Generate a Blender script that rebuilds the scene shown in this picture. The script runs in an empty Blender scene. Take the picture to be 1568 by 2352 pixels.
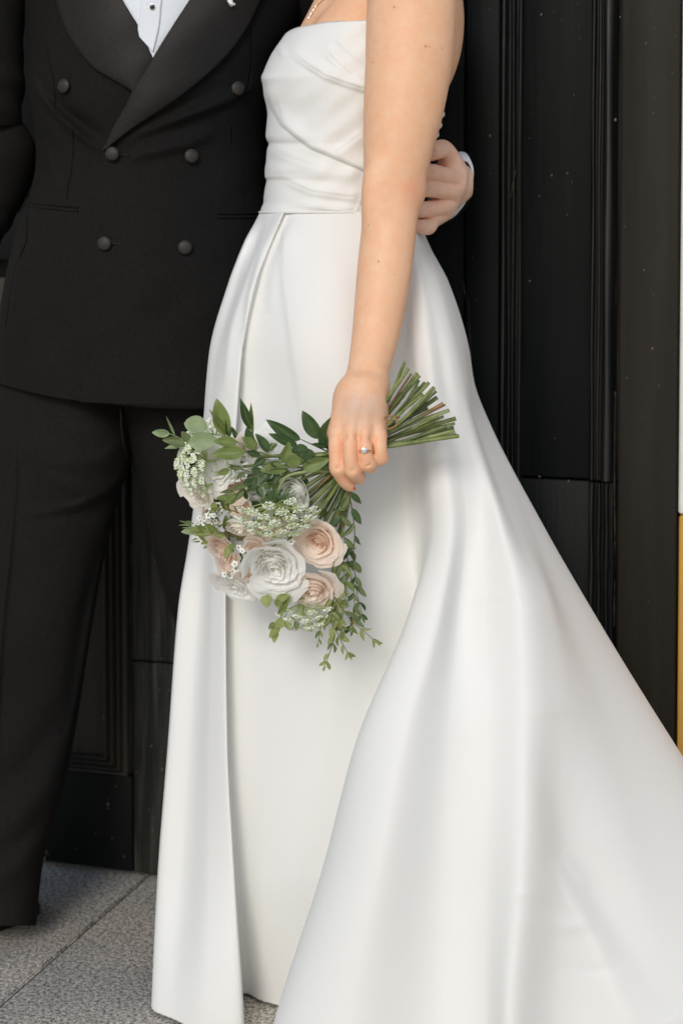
import bpy, bmesh, math, random
import numpy as np
from mathutils import Vector, Matrix

# ------------------------------------------------------------------ camera, light, exposure
S = bpy.context.scene
COL = S.collection
F_PX = 3920.0; H = 1.075; PPY = 716.0; CX = 784.0
TILT = math.atan(176.0 / F_PX)
cam_d = bpy.data.cameras.new('camera'); cam = bpy.data.objects.new('camera', cam_d); COL.objects.link(cam)
cam.location = (0, 0, H); cam.rotation_euler = (math.radians(90) - TILT, 0, 0)
cam_d.sensor_fit = 'VERTICAL'; cam_d.sensor_height = 36; cam_d.lens = 60
cam_d.shift_y = -460 / 2352
cam_d.clip_start = 0.05; cam_d.clip_end = 200
cam_d.dof.use_dof = True; cam_d.dof.focus_distance = 2.16; cam_d.dof.aperture_fstop = 5.0
S.camera = cam

SUN_EL, SUN_AZ = math.radians(29), math.radians(194)     # azimuth measured from +Y clockwise; behind the camera
world = bpy.data.worlds.new('World'); S.world = world; world.use_nodes = True
nt = world.node_tree; nt.nodes.clear()
sky = nt.nodes.new('ShaderNodeTexSky'); sky.sky_type = 'NISHITA'; sky.sun_disc = False
sky.sun_elevation = SUN_EL; sky.sun_rotation = SUN_AZ; sky.dust_density = 1.2; sky.air_density = 1.0; sky.ozone_density = 1.0
bg = nt.nodes.new('ShaderNodeBackground'); bg.inputs['Strength'].default_value = 0.13
wo = nt.nodes.new('ShaderNodeOutputWorld')
nt.links.new(sky.outputs[0], bg.inputs[0]); nt.links.new(bg.outputs[0], wo.inputs[0])
sun_d = bpy.data.lights.new('sun', 'SUN'); sun = bpy.data.objects.new('sun', sun_d); COL.objects.link(sun)
sun_d.energy = 1.5; sun_d.angle = math.radians(18); sun_d.color = (1.0, 0.98, 0.945)
to_sun = Vector((math.sin(SUN_AZ) * math.cos(SUN_EL), math.cos(SUN_AZ) * math.cos(SUN_EL), math.sin(SUN_EL)))
sun.rotation_euler = to_sun.to_track_quat('Z', 'Y').to_euler()
S.view_settings.view_transform = 'Standard'; S.view_settings.look = 'None'
S.view_settings.exposure = -0.07; S.view_settings.gamma = 1.0; S.view_settings.use_curve_mapping = False
S.cycles.use_denoising = True
S.cycles.max_bounces = 14; S.cycles.diffuse_bounces = 10; S.cycles.transmission_bounces = 10

# ------------------------------------------------------------------ helpers
random.seed(7); RNG = np.random.RandomState(7)
_F = np.array([0, math.cos(TILT), -math.sin(TILT)]); _R = np.array([1.0, 0, 0]); _U = np.array([0, math.sin(TILT), math.cos(TILT)])

def at(x, y, Y):
    """world point at depth Y in the direction of a photo position"""
    x = np.asarray(x, float); y = np.asarray(y, float); Y = np.asarray(Y, float)
    x, y, Y = np.broadcast_arrays(x, y, Y)
    v = _F + _R * ((x - CX) / F_PX)[..., None] + _U * ((PPY - y) / F_PX)[..., None]
    P = v * (Y / v[..., 1])[..., None]
    P[..., 2] += H
    return P

def atv(x, y, Y): return Vector(at(x, y, Y).tolist())

def interp(tab, y):
    """smooth interpolation of a table [(y, value)]"""
    t = np.array(tab, float); ys, vs = t[:, 0], t[:, 1]
    m = np.zeros_like(vs); d = np.diff(vs) / np.diff(ys)
    for i in range(1, len(vs) - 1):
        m[i] = 0 if d[i - 1] * d[i] <= 0 else 2 * d[i - 1] * d[i] / (d[i - 1] + d[i])
    m[0] = d[0]; m[-1] = d[-1]
    y = np.asarray(y, float); yc = np.clip(y, ys[0], ys[-1])
    i = np.clip(np.searchsorted(ys, yc, side='right') - 1, 0, len(ys) - 2)
    h = ys[i + 1] - ys[i]; u = (yc - ys[i]) / h
    return ((2*u**3 - 3*u**2 + 1) * vs[i] + (u**3 - 2*u**2 + u) * h * m[i] + (-2*u**3 + 3*u**2) * vs[i + 1] + (u**3 - u**2) * h * m[i + 1])

def polydist(pts, x, y):
    """distance to a polyline, the signed side (+ = left of travel) and the position along it 0..1"""
    pts = np.array(pts, float); best = np.full(np.shape(x), 1e9); side = np.ones(np.shape(x)); tt = np.zeros(np.shape(x))
    L = np.hypot(*np.diff(pts, axis=0).T); acc = np.concatenate([[0], np.cumsum(L)])
    for k in range(len(pts) - 1):
        a, b = pts[k], pts[k + 1]; d = b - a
        u = np.clip(((x - a[0]) * d[0] + (y - a[1]) * d[1]) / (d @ d), 0, 1)
        px, py = x - a[0] - u * d[0], y - a[1] - u * d[1]
        dist = np.hypot(px, py); m = dist < best
        best = np.where(m, dist, best)
        side = np.where(m, np.sign(d[0] * py - d[1] * px), side)
        tt = np.where(m, (acc[k] + u * L[k]) / acc[-1], tt)
    return best, side, tt

def smoothcurve(pts, n):
    """Catmull-Rom through the points, n samples evenly spaced along it"""
    P = np.array(pts, float)
    if len(P) == 2: return P[0] + np.linspace(0, 1, n)[:, None] * (P[1] - P[0])
    Q = np.vstack([2 * P[0] - P[1], P, 2 * P[-1] - P[-2]]); out = []
    for i in range(1, len(Q) - 2):
        u = np.linspace(0, 1, 12, endpoint=False)[:, None]
        p0, p1, p2, p3 = Q[i-1:i+3]
        out.append(0.5 * (2*p1 + (p2-p0)*u + (2*p0-5*p1+4*p2-p3)*u**2 + (3*p1-p0-3*p2+p3)*u**3))
    out.append(P[-1:]); C = np.vstack(out)
    s = np.concatenate([[0], np.cumsum(np.linalg.norm(np.diff(C, axis=0), axis=1))]); q = np.linspace(0, s[-1], n)
    return np.stack([np.interp(q, s, C[:, k]) for k in range(C.shape[1])], 1)

W = {}
def link(o, parent=None, M=None):
    COL.objects.link(o); M = M or Matrix.Identity(4)
    if parent is not None:
        o.parent = parent; o.matrix_parent_inverse = W[parent.name].inverted()
    o.matrix_basis = M; W[o.name] = M
    return o

def mesh_from(name, V, F, mats=None, smooth=True):
    me = bpy.data.meshes.new(name)
    V = np.asarray(V, np.float32).reshape(-1, 3)
    if isinstance(F, np.ndarray):
        F = F.astype(np.int32); k = F.shape[1]
        me.vertices.add(len(V)); me.vertices.foreach_set('co', V.ravel())
        me.loops.add(F.size); me.loops.foreach_set('vertex_index', F.ravel())
        me.polygons.add(len(F)); me.polygons.foreach_set('loop_start', np.arange(0, F.size, k, dtype=np.int32))
        me.update(calc_edges=True)
    else:
        me.from_pydata(V.tolist(), [], F)
    me.validate()
    if smooth: me.polygons.foreach_set('use_smooth', np.ones(len(me.polygons), bool))
    for m in (mats or []): me.materials.append(m)
    return me

def obj(name, me, parent=None, M=None, **props):
    o = bpy.data.objects.new(name, me); link(o, parent, M)
    for k, v in props.items(): o[k] = v
    return o

def thing(name, loc, label, cat, group=None, parent=None):
    o = bpy.data.objects.new(name, None); o.empty_display_size = 0.05
    link(o, parent, Matrix.Translation(Vector(loc)))
    if label: o['label'] = label
    if cat: o['category'] = cat
    if group: o['group'] = group
    return o

def grid_faces(nv, nu, closed_u=False, flip=False):
    iu = np.arange(nu if closed_u else nu - 1); iv = np.arange(nv - 1)
    I, J = np.meshgrid(iu, iv); J2 = (I + 1) % nu
    F = np.stack([J*nu + I, J*nu + J2, (J+1)*nu + J2, (J+1)*nu + I], -1).reshape(-1, 4)
    return F[:, ::-1] if flip else F

def tube(pts, radii, n=8, cap=True):
    """tube mesh arrays along world points"""
    P = np.array(pts, float); R = np.broadcast_to(np.array(radii, float), (len(P),))
    T = np.gradient(P, axis=0); T /= np.linalg.norm(T, axis=1)[:, None] + 1e-12
    ref = np.array([0.13, 0.9, 0.31]); V = []
    a = np.cross(T[0], ref); a /= np.linalg.norm(a)
    for i in range(len(P)):
        a = a - T[i] * (a @ T[i]); a /= np.linalg.norm(a) + 1e-12; b = np.cross(T[i], a)
        th = np.arange(n) / n * 2 * math.pi
        V.append(P[i] + R[i] * (np.cos(th)[:, None] * a + np.sin(th)[:, None] * b))
    V = np.vstack(V); F = grid_faces(len(P), n, True).tolist()
    if cap: F += [list(range(n))[::-1], list(range((len(P)-1)*n, len(P)*n))]
    return V, F

def join(parts):
    V = []; F = []; o = 0
    for v, f in parts:
        V.append(np.asarray(v)); F += [[i + o for i in q] for q in f]; o += len(v)
    return np.vstack(V), F

# ------------------------------------------------------------------ materials
def mat(name, base=(0.5, 0.5, 0.5), rough=0.5, spec=0.5, **kw):
    m = bpy.data.materials.new(name); m.use_nodes = True
    b = m.node_tree.nodes['Principled BSDF']
    b.inputs['Base Color'].default_value = (*base, 1); b.inputs['Roughness'].default_value = rough
    b.inputs['Specular IOR Level'].default_value = spec
    for k, v in kw.items(): b.inputs[k.replace('_', ' ')].default_value = v
    return m

def nd(m, typ, **kw):
    n = m.node_tree.nodes.new(typ)
    for k, v in kw.items():
        if k in n.inputs: n.inputs[k].default_value = v
        else: setattr(n, k, v)
    return n
def lk(m, a, b): m.node_tree.links.new(a, b)
def bsdf(m): return m.node_tree.nodes['Principled BSDF']
def tc(m, out='Object', scale=(1, 1, 1), rot=(0, 0, 0)):
    t = nd(m, 'ShaderNodeTexCoord'); mp = nd(m, 'ShaderNodeMapping'); mp.inputs['Scale'].default_value = scale
    mp.inputs['Rotation'].default_value = rot
    lk(m, t.outputs[out], mp.inputs['Vector']); return mp.outputs[0]
def ramp(m, fac, stops):
    r = nd(m, 'ShaderNodeValToRGB'); cr = r.color_ramp
    while len(cr.elements) < len(stops): cr.elements.new(0.5)
    for e, (p, c) in zip(cr.elements, stops): e.position = p; e.color = (*c, 1) if len(c) == 3 else c
    lk(m, fac, r.inputs[0]); return r.outputs[0]
def noise_tex(m, vec, scale, detail=4, rough=0.6):
    n = nd(m, 'ShaderNodeTexNoise'); n.inputs['Scale'].default_value = scale; n.inputs['Detail'].default_value = detail
    n.inputs['Roughness'].default_value = rough; lk(m, vec, n.inputs['Vector']); return n.outputs['Fac']
def add_bump(m, h, strength, dist):
    b = nd(m, 'ShaderNodeBump'); b.inputs['Strength'].default_value = strength; b.inputs['Distance'].default_value = dist
    lk(m, h, b.inputs['Height']); lk(m, b.outputs[0], bsdf(m).inputs['Normal']); return b
def mixc(m, fac, a, b, mode='MIX'):
    x = nd(m, 'ShaderNodeMix'); x.data_type = 'RGBA'; x.blend_type = mode
    for s, v in ((0, fac), (6, a), (7, b)):
        if hasattr(v, 'default_value'): lk(m, v, x.inputs[s])
        else: x.inputs[s].default_value = v if s == 0 else (*v, 1)
    return x.outputs[2]

M = {}
# dress satin
def make_satin(name, c):
    m = mat(name, c, 0.55, 0.22, Sheen_Weight=0.12, Sheen_Roughness=0.5)
    v = tc(m)
    w = mixc(m, 0.12, noise_tex(m, v, 9, 3), noise_tex(m, tc(m, scale=(1, 1, 1.6)), 520, 2)); add_bump(m, w, 0.14, 0.006)
    r = ramp(m, noise_tex(m, tc(m, scale=(1, 1, 0.35)), 3.0, 2), [(0.3, (0.44,)*3), (0.7, (0.58,)*3)])
    lk(m, r, bsdf(m).inputs['Roughness'])
    return m
M['satin'] = make_satin('ivory_satin', (0.785, 0.785, 0.762))
M['bodice'] = make_satin('ivory_satin_bodice', (0.785, 0.785, 0.762))
# suit wool
def make_wool(name, c1, c2, rough=0.9, spec=0.05, sheen=0.03):
    m = mat(name, c1, rough, spec, Sheen_Weight=sheen*0.4, Sheen_Roughness=0.45)
    v = tc(m)
    n1 = noise_tex(m, v, 2.2, 2); fine = noise_tex(m, v, 380, 3)
    col = ramp(m, n1, [(0.35, c1), (0.65, c2)])
    sp = ramp(m, fine, [(0.33, (0.74,)*3), (0.67, (1.26,)*3)])
    lk(m, mixc(m, 1.0, col, sp, 'MULTIPLY'), bsdf(m).inputs['Base Color'])
    add_bump(m, fine, 0.25, 0.0004)
    bsdf(m).inputs['Sheen Tint'].default_value = (0.9, 0.75, 0.6, 1)
    return m
M['wool'] = make_wool('black_wool', (0.0085, 0.0090, 0.0096), (0.0135, 0.0124, 0.0112))
M['wool_trouser'] = make_wool('black_wool_trouser', (0.0115, 0.0110, 0.0106), (0.0155, 0.0138, 0.0122))
M['lapel'] = make_wool('black_grosgrain', (0.013, 0.0135, 0.0145), (0.019, 0.0170, 0.0150), 0.5, 0.16, 0.03)
M['button'] = make_wool('button_cloth', (0.022, 0.020, 0.018), (0.032, 0.028, 0.024), 0.5, 0.3, 0.1)
M['seam'] = mat('dark_seam', (0.004, 0.004, 0.005), 0.9, 0.1)
m = mat('pique_shirt', (0.74, 0.78, 0.84), 0.7, 0.3); v = tc(m, scale=(1, 1, 1))
vo = nd(m, 'ShaderNodeTexVoronoi'); vo.inputs['Scale'].default_value = 420; lk(m, v, vo.inputs['Vector'])
add_bump(m, vo.outputs['Distance'], 0.5, 0.0008); M['shirt'] = m
M['black_gloss'] = mat('black_gloss', (0.004, 0.004, 0.005), 0.12, 0.6)
M['silver'] = mat('silver', (0.8, 0.8, 0.8), 0.2, 0.5, Metallic=1.0)
m = mat('shoe_leather', (0.006, 0.006, 0.007), 0.38, 0.5); add_bump(m, noise_tex(m, tc(m), 60, 4), 0.15, 0.002); M['shoe'] = m

# door paint: near-black green, worn
def make_paint(name, base, worn, wear, streak=(14, 14, 0.9), rough=(0.42, 0.62), chip=0.66, spec=0.13):
    m = mat(name, base, 0.45, spec); v = tc(m, scale=streak)
    n = noise_tex(m, v, 1.6, 6, 0.65); big = noise_tex(m, tc(m), 2.0, 4, 0.6)
    mask = ramp(m, n, [(0.42, (0, 0, 0)), (0.72, (wear,)*3)])
    col = mixc(m, mask, base, worn)
    spk = nd(m, 'ShaderNodeTexVoronoi'); spk.inputs['Scale'].default_value = 26; lk(m, tc(m, scale=(1, 1, 0.6)), spk.inputs['Vector'])
    gate = noise_tex(m, tc(m), 11, 3)
    chips = ramp(m, spk.outputs['Distance'], [(0.035, (1, 1, 1)), (0.06, (0, 0, 0))])
    gm = ramp(m, gate, [(chip, (0, 0, 0)), (chip + 0.03, (1, 1, 1))])
    cm = mixc(m, 1.0, chips, gm, 'MULTIPLY')
    col = mixc(m, cm, col, (0.22, 0.20, 0.16))
    lk(m, col, bsdf(m).inputs['Base Color'])
    rr = ramp(m, big, [(0.35, (rough[0],)*3), (0.65, (rough[1],)*3)]); lk(m, rr, bsdf(m).inputs['Roughness'])
    hn = mixc(m, 0.5, n, noise_tex(m, tc(m, scale=(40, 40, 2.2)), 3, 5))
    add_bump(m, hn, 0.35, 0.004)
    return m
M['paint'] = make_paint('black_green_paint', (0.0028, 0.0040, 0.0042), (0.010, 0.011, 0.010), 0.6)
M['paint_gloss'] = make_paint('black_green_moulding_paint', (0.0045, 0.0055, 0.0052), (0.022, 0.020, 0.016), 0.7, rough=(0.28, 0.45), spec=0.45)
M['paint_brown'] = make_paint('brown_reflection_paint', (0.018, 0.0165, 0.013), (0.032, 0.028, 0.022), 0.6, rough=(0.45, 0.6))  # frame board: brownish reflection of the surroundings put into the colour
M['paint_lifted'] = make_paint('lifted_panel_paint', (0.040, 0.034, 0.028), (0.070, 0.058, 0.046), 0.6, rough=(0.5, 0.65))  # left panel: colour raised to make up for the shade of the legs
M['paint_worn'] = make_paint('worn_grey_paint', (0.015, 0.0165, 0.0145), (0.085, 0.078, 0.064), 0.9, streak=(30, 30, 1.6), rough=(0.55, 0.75), chip=0.60)
m = mat('chip', (0.16, 0.14, 0.11), 0.8, 0.2); M['chip'] = m
def make_plaster(name, c):
    m = mat(name, c, 0.85, 0.2); n = noise_tex(m, tc(m), 18, 6)
    lk(m, ramp(m, n, [(0.3, tuple(q * 0.88 for q in c)), (0.7, c)]), bsdf(m).inputs['Base Color']); add_bump(m, n, 0.3, 0.004); return m
M['plaster'] = make_plaster('white_plaster', (0.78, 0.77, 0.74)); M['ochre'] = make_plaster('ochre_plaster', (0.55, 0.30, 0.07))

# granite
m = mat('granite', (0.3, 0.29, 0.28), 0.62, 0.3); v = tc(m)
a1 = noise_tex(m, v, 165, 3, 0.75); a2 = noise_tex(m, v, 330, 3, 0.7); a3 = noise_tex(m, v, 5, 3)
c1 = ramp(m, a1, [(0.40, (0.05, 0.06, 0.065)), (0.48, (0.36, 0.355, 0.34)), (0.60, (0.82, 0.79, 0.74))])
c2 = ramp(m, a2, [(0.38, (0.08, 0.09, 0.10)), (0.50, (0.46, 0.45, 0.43)), (0.62, (0.75, 0.70, 0.64))])
c = mixc(m, 0.35, c1, c2); c = mixc(m, 1.0, c, ramp(m, a3, [(0.3, (0.76, 0.75, 0.72)), (0.7, (1.12, 1.04, 0.94))]), 'MULTIPLY')
lk(m, c, bsdf(m).inputs['Base Color']); add_bump(m, a1, 0.2, 0.001); M['granite'] = m
M['grout'] = mat('grout', (0.13, 0.105, 0.075), 0.95, 0.1)

# skin
def make_skin(name, c, red, sss=0.05):
    m = mat(name, c, 0.52, 0.35, Subsurface_Weight=sss, Subsurface_Scale=0.01)
    bsdf(m).inputs['Subsurface Radius'].default_value = (1.0, 0.35, 0.18)
    at_ = nd(m, 'ShaderNodeAttribute'); at_.attribute_name = 'tint'
    sep = nd(m, 'ShaderNodeSeparateColor'); lk(m, at_.outputs['Color'], sep.inputs[0])
    v = tc(m); n = noise_tex(m, v, 28, 4)
    base = ramp(m, n, [(0.3, tuple(q * k for q, k in zip(c, (0.96, 0.92, 0.90)))), (0.7, c)])
    x = mixc(m, sep.outputs[0], base, red)
    x = mixc(m, sep.outputs[2], x, (0.60, 0.43, 0.35))  # greyer tone over the back of the hand
    mott = ramp(m, noise_tex(m, v, 75, 3, 0.7), [(0.35, (1.0, 0.90, 0.84)), (0.65, (1.0, 1.03, 1.04))]); x = mixc(m, 0.8, x, mott, 'MULTIPLY')
    x = mixc(m, sep.outputs[1], x, (0.30, 0.13, 0.07))
    lk(m, x, bsdf(m).inputs['Base Color'])
    add_bump(m, noise_tex(m, v, 420, 3), 0.25, 0.0010); return m
M['skin'] = make_skin('fair_skin', (0.86, 0.53, 0.335), (0.84, 0.37, 0.23))
M['skin_m'] = make_skin('man_skin', (0.88, 0.60, 0.46), (0.84, 0.44, 0.31))
M['nail_red'] = mat('coral_nail', (0.60, 0.07, 0.045), 0.2, 0.5)
M['nail'] = mat('bare_nail', (0.72, 0.46, 0.38), 0.3, 0.5)
M['gold'] = mat('rose_gold', (0.85, 0.50, 0.28), 0.22, 0.5, Metallic=1.0)
M['diamond'] = mat('diamond', (0.95, 0.96, 0.98), 0.04, 1.0, Metallic=0.8); bsdf(M['diamond']).inputs['Coat Weight'].default_value = 1.0
M['hair'] = mat('hair', (0.06, 0.035, 0.02), 0.5, 0.4)
# ------------------------------------------------------------------ the setting
ALPHA = math.radians(17.4)
DN = np.array([-math.sin(ALPHA), -math.cos(ALPHA), 0.0]); DU = np.array([math.cos(ALPHA), -math.sin(ALPHA), 0.0])
def floor_pt(x, y):
    p = at(x, y, 1.0); d = p - np.array([0, 0, H]); return np.array([0, 0, H]) + d * (-H / d[2])
DO = floor_pt(225, 2010)
def door_uz(x, y, e=0.0):
    d = at(x, y, 1.0) - np.array([0, 0, H]); c = np.array([0, 0, H]); o = DO + DN * e
    t = ((o - c) @ DN) / (d @ DN); p = c + d * t
    return float((p - o) @ DU), float(p[2])
def U(x, y=1200, e=0.0): return door_uz(x, y, e)[0]
def Zd(x, y, e=0.0): return door_uz(x, y, e)[1]
def dw(u, n, z): return DO[:2][0] + DU[0]*u + DN[0]*n, DO[1] + DU[1]*u + DN[1]*n, z

def bevel_box(u0, u1, n0, n1, z0, z1, b=0.003, wob=0.0):
    bm = bmesh.new(); bmesh.ops.create_cube(bm, size=1)
    for v in bm.verts:
        v.co = Vector(((u0+u1)/2 + v.co.x*(u1-u0), (n0+n1)/2 + v.co.y*(n1-n0), (z0+z1)/2 + v.co.z*(z1-z0)))
    if b > 0: bmesh.ops.bevel(bm, geom=bm.edges[:], offset=b, segments=2, affect='EDGES', profile=0.5)
    V = [dw(*v.co) for v in bm.verts]; F = [[v.index for v in f.verts] for f in bm.faces]; bm.free()
    return V, F
def door_part(name, parent, m, *a, **k):
    V, F = bevel_box(*a, **k); F = [f[::-1] for f in F]
    return obj(name, mesh_from(name, V, F, [m]), parent)

def moulding(name, parent, m, prof, u0, u1, z0, z1, horizontal=False, nz=60):
    """vertical run of a profile [(fraction across, n)] extruded along z (or along u)"""
    pr = smoothcurve(prof, 40); V = []
    for k in range(nz):
        t = k / (nz - 1)
        for f, n in pr:
            if horizontal: V.append(dw(z0 + (z1 - z0) * t, n, u0 + (u1 - u0) * f))
            else: V.append(dw(u0 + (u1 - u0) * f + 0.0006 * math.sin(t * 31 + f * 9), n, z0 + (z1 - z0) * t))
    F = grid_faces(nz, len(pr), flip=horizontal)
    me = mesh_from(name, V, F, [m]); o = obj(name, me, parent)
    return o

# --- pavement of granite slabs
pav = thing('pavement', (0, 0, 0), None, None); pav['kind'] = 'structure'
gs = 6.0
ground_me = mesh_from('ground', [(-60, -60, -0.03), (60, -60, -0.03), (60, 60, -0.03), (-60, 60, -0.03)], [[0, 1, 2, 3]], [M['grout']], smooth=False)
g = obj('ground', ground_me); g['kind'] = 'structure'
ju, _ = 0, 0
pj = floor_pt(147, 2180); uj = float((pj - DO) @ DU)
SW, SL = 0.62, 1.25; bm = bmesh.new(); bmesh.ops.create_cube(bm, size=1)
for v_ in bm.verts: v_.co = Vector((v_.co.x * (SW - 0.003), v_.co.y * (SL - 0.003), v_.co.z * 0.04 - 0.02))
bmesh.ops.bevel(bm, geom=[e for e in bm.edges if all(w.co.z > -0.01 for w in e.verts)], offset=0.0025, segments=2, affect='EDGES')
slab_me = bpy.data.meshes.new('slab'); bm.to_mesh(slab_me); bm.free(); slab_me.materials.append(M['granite'])
rotM = Matrix.Rotation(-ALPHA, 4, 'Z'); r2 = random.Random(3)
for i in range(-7, 7):
    off = 0.0 if i in (-1, 0) else r2.uniform(0, SL)
    for j in range(-1, 5):
        u = uj + (i + 0.5) * SW; n = (j + 0.5) * SL - 0.30 - (off if i not in (-1, 0) else (0.0 if i == 0 else 0.0))
        x, y, _z = dw(u, n, 0)
        obj('slab', slab_me, pav, Matrix.Translation((x, y, r2.uniform(-0.0006, 0.0))) @ rotM @ Matrix.Rotation(math.pi if r2.random() < .5 else 0, 4, 'Z'))
# paving further out towards and behind the camera: one big sheet
V = [dw(-14, 1.25*5-0.9, -0.001), dw(14, 1.25*5-0.9, -0.001), dw(14, 22, -0.001), dw(-14, 22, -0.001)]
o = obj('paved_square', mesh_from('paved_square', V, [[0, 1, 2, 3]], [M['granite']], smooth=False)); o['kind'] = 'structure'

# --- left panelled leaf (seen between the groom's legs and beside his elbow)
ZB = 0.012
leaf = thing('panelled_door', dw(U(100), 0, 0), 'black panelled wooden door leaf behind the man in the dark suit, seen between his legs', 'door')
uL0, uL1 = U(-420), U(440)
pan0, pan1 = U(-150), U(233)
zp_b = Zd(230, 1742); zp_o = Zd(230, 1777); zp_t = Zd(230, 640)
door_part('stile', leaf, M['paint_worn'], U(302), uL1, -0.03, 0.0, Zd(340, 1521) + 0.002, 2.45, b=0.003)
door_part('stile', leaf, M['paint_worn'], U(302), uL1, -0.03, -0.0015, ZB + 0.0, Zd(340, 1521) - 0.001, b=0.003)
door_part('stile', leaf, M['paint'], uL0, U(-215), -0.03, 0.0, ZB, 2.45)
door_part('bottom_rail', leaf, M['paint'], U(-215) + .001, U(302) - 0.0015, -0.03, -0.001, ZB, Zd(230, 1776))
door_part('panel', leaf, M['paint_lifted'], pan0, pan1, -0.03, -0.016, zp_b, zp_t, b=0.002)
door_part('panel', leaf, M['paint'], pan0, pan1, -0.03, -0.016, zp_t + 0.14, 2.3, b=0.002)
door_part('lock_rail', leaf, M['paint'], U(-215) + .001, U(302) - 0.0015, -0.03, -0.001, zp_t + 0.03, zp_t + 0.11)
door_part('backing', leaf, M['paint'], uL0, uL1 + 0.005, -0.06, -0.0305, 0.005, 2.46, b=0)
ribs = [(0, -0.016), (0.02, -0.004), (0.10, -0.002), (0.17, -0.012), (0.24, -0.006), (0.36, 0.002), (0.46, -0.010), (0.52, -0.002), (0.62, 0.004), (0.70, -0.006), (0.78, 0.002), (0.92, 0.004), (1.0, -0.014)]
def mitred(name, parent, m, prof):
    pr = smoothcurve(prof, 44); w, hw = U(296) - pan1, zp_b - zp_o; V = []
    for k in range(50): V += [dw(pan1 + f * w, n, (zp_t + .02) + (zp_b - f * hw - (zp_t + .02)) * k / 49) for f, n in pr]
    for k in range(1, 40): V += [dw(pan1 + f * w + (pan0 - pan1 - 2 * f * w) * k / 39, n, zp_b - f * hw) for f, n in pr]
    for k in range(1, 50): V += [dw(pan0 - f * w, n, (zp_b - f * hw) + ((zp_t + .02) - zp_b + f * hw) * k / 49) for f, n in pr]
    return obj(name, mesh_from(name, V, grid_faces(50 + 39 + 49, len(pr)), [m]), parent)
mitred('moulding', leaf, M['paint_lifted'], ribs)
# --- right panelled jamb behind the bride
rj = thing('panelled_door', dw(U(1300), 0, 0), 'tall black green panelled door behind the bride with moulded strips, beside the plaster wall', 'door')
zs = Zd(1300, 1103)
door_part('stile', rj, M['paint'], uL1 + 0.006, U(1060), -0.04, -0.012, ZB, 2.45)
door_part('stile', rj, M['paint'], U(1060) + 0.004, U(1143), -0.04, 0.0, ZB, 2.45)
door_part('panel', rj, M['paint'], U(1190), U(1350), -0.04, -0.014, zs + 0.0015, 2.45, b=0.002)
door_part('panel', rj, M['paint'], U(1190), U(1350), -0.04, -0.0125, ZB, zs - 0.0015, b=0.002)
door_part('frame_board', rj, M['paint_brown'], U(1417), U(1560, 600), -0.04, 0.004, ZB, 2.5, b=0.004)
door_part('backing', rj, M['paint'], uL1 + 0.004, U(1562), -0.08, -0.0405, 0.005, 2.5, b=0)
r1 = [(0, -0.012), (0.08, 0.002), (0.22, 0.003), (0.34, -0.010), (0.5, -0.006), (0.62, 0.002), (0.74, -0.010), (0.86, -0.002), (0.95, -0.004), (1.0, -0.014)]
moulding('moulding', rj, M['paint_gloss'], r1, U(1144), U(1194), ZB, 2.45)
r3 = [(0, -0.014), (0.05, 0.000), (0.13, -0.001), (0.18, -0.012), (0.23, -0.004), (0.32, -0.002), (0.37, -0.009), (0.44, 0.000), (0.56, 0.008), (0.72, 0.006), (0.82, -0.004), (0.90, -0.014), (1.0, -0.016)]
moulding('moulding', rj, M['paint_gloss'], r3, U(1350), U(1416), zs + 0.0015, 2.45, nz=90)
r4 = [(0, -0.014), (0.05, 0.002), (0.16, 0.002), (0.22, -0.010), (0.30, 0.001), (0.40, 0.003), (0.46, -0.009), (0.54, 0.001), (0.66, 0.006), (0.74, -0.006), (0.82, 0.0), (0.92, -0.014), (1.0, -0.016)]
moulding('moulding', rj, M['paint_gloss'], r4, U(1350), U(1416), ZB, zs - 0.0015, nz=90)
# lintel of the doorway above the frame
door_part('lintel', rj, M['paint'], U(-420), U(1560), -0.08, 0.05, 2.505, 2.75)
# scratches and drips on the stile, thin raised ridges of paint
def ridge(pts, w, e=0.0, m_='chip'):
    C = smoothcurve(pts, 24); rr = random.Random(int(pts[0][0])); P = []
    for x, y in C:
        u, z = door_uz(x, y, e); P.append(dw(u, e, z))
    R = np.array([w * (0.25 + rr.random()) for _ in P]); Vt, Ft = tube(P, R, 6)
    return Vt, Ft
rm = make_paint('chip_paint', (0.030, 0.031, 0.025), (0.12, 0.11, 0.08), 1.0, streak=(60, 60, 20))
V, Fc = join([ridge([(1062, 640), (1068, 680), (1076, 700), (1078, 760), (1082, 830), (1084, 900)], 0.0005, 0.0005),
              ridge([(1184, 380), (1178, 420), (1172, 455)], 0.0007, 0.0035), ridge([(1196, 860), (1194, 920), (1190, 960)], 0.0006, -0.008)])
obj('paint_drip', mesh_from('paint_drip', V, Fc, [rm]), rj)
ed = [ridge([(1412, 80), (1411, 360), (1413, 700)], 0.0010, -0.010), ridge([(1412, 900), (1410, 1100), (1411, 1240)], 0.0009, -0.006), ridge([(1411, 1240), (1409, 1440)], 0.0009, -0.010)]
V, Fc = join(ed); obj('chipped_edge', mesh_from('chipped_edge', V, Fc, [rm]), rj)
ed = [ridge([(302, 1250), (301, 1400), (303, 1560), (302, 1720)], 0.0009, -0.002)]
V, Fc = join(ed); obj('chipped_edge', mesh_from('chipped_edge', V, Fc, [rm]), leaf)

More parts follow.
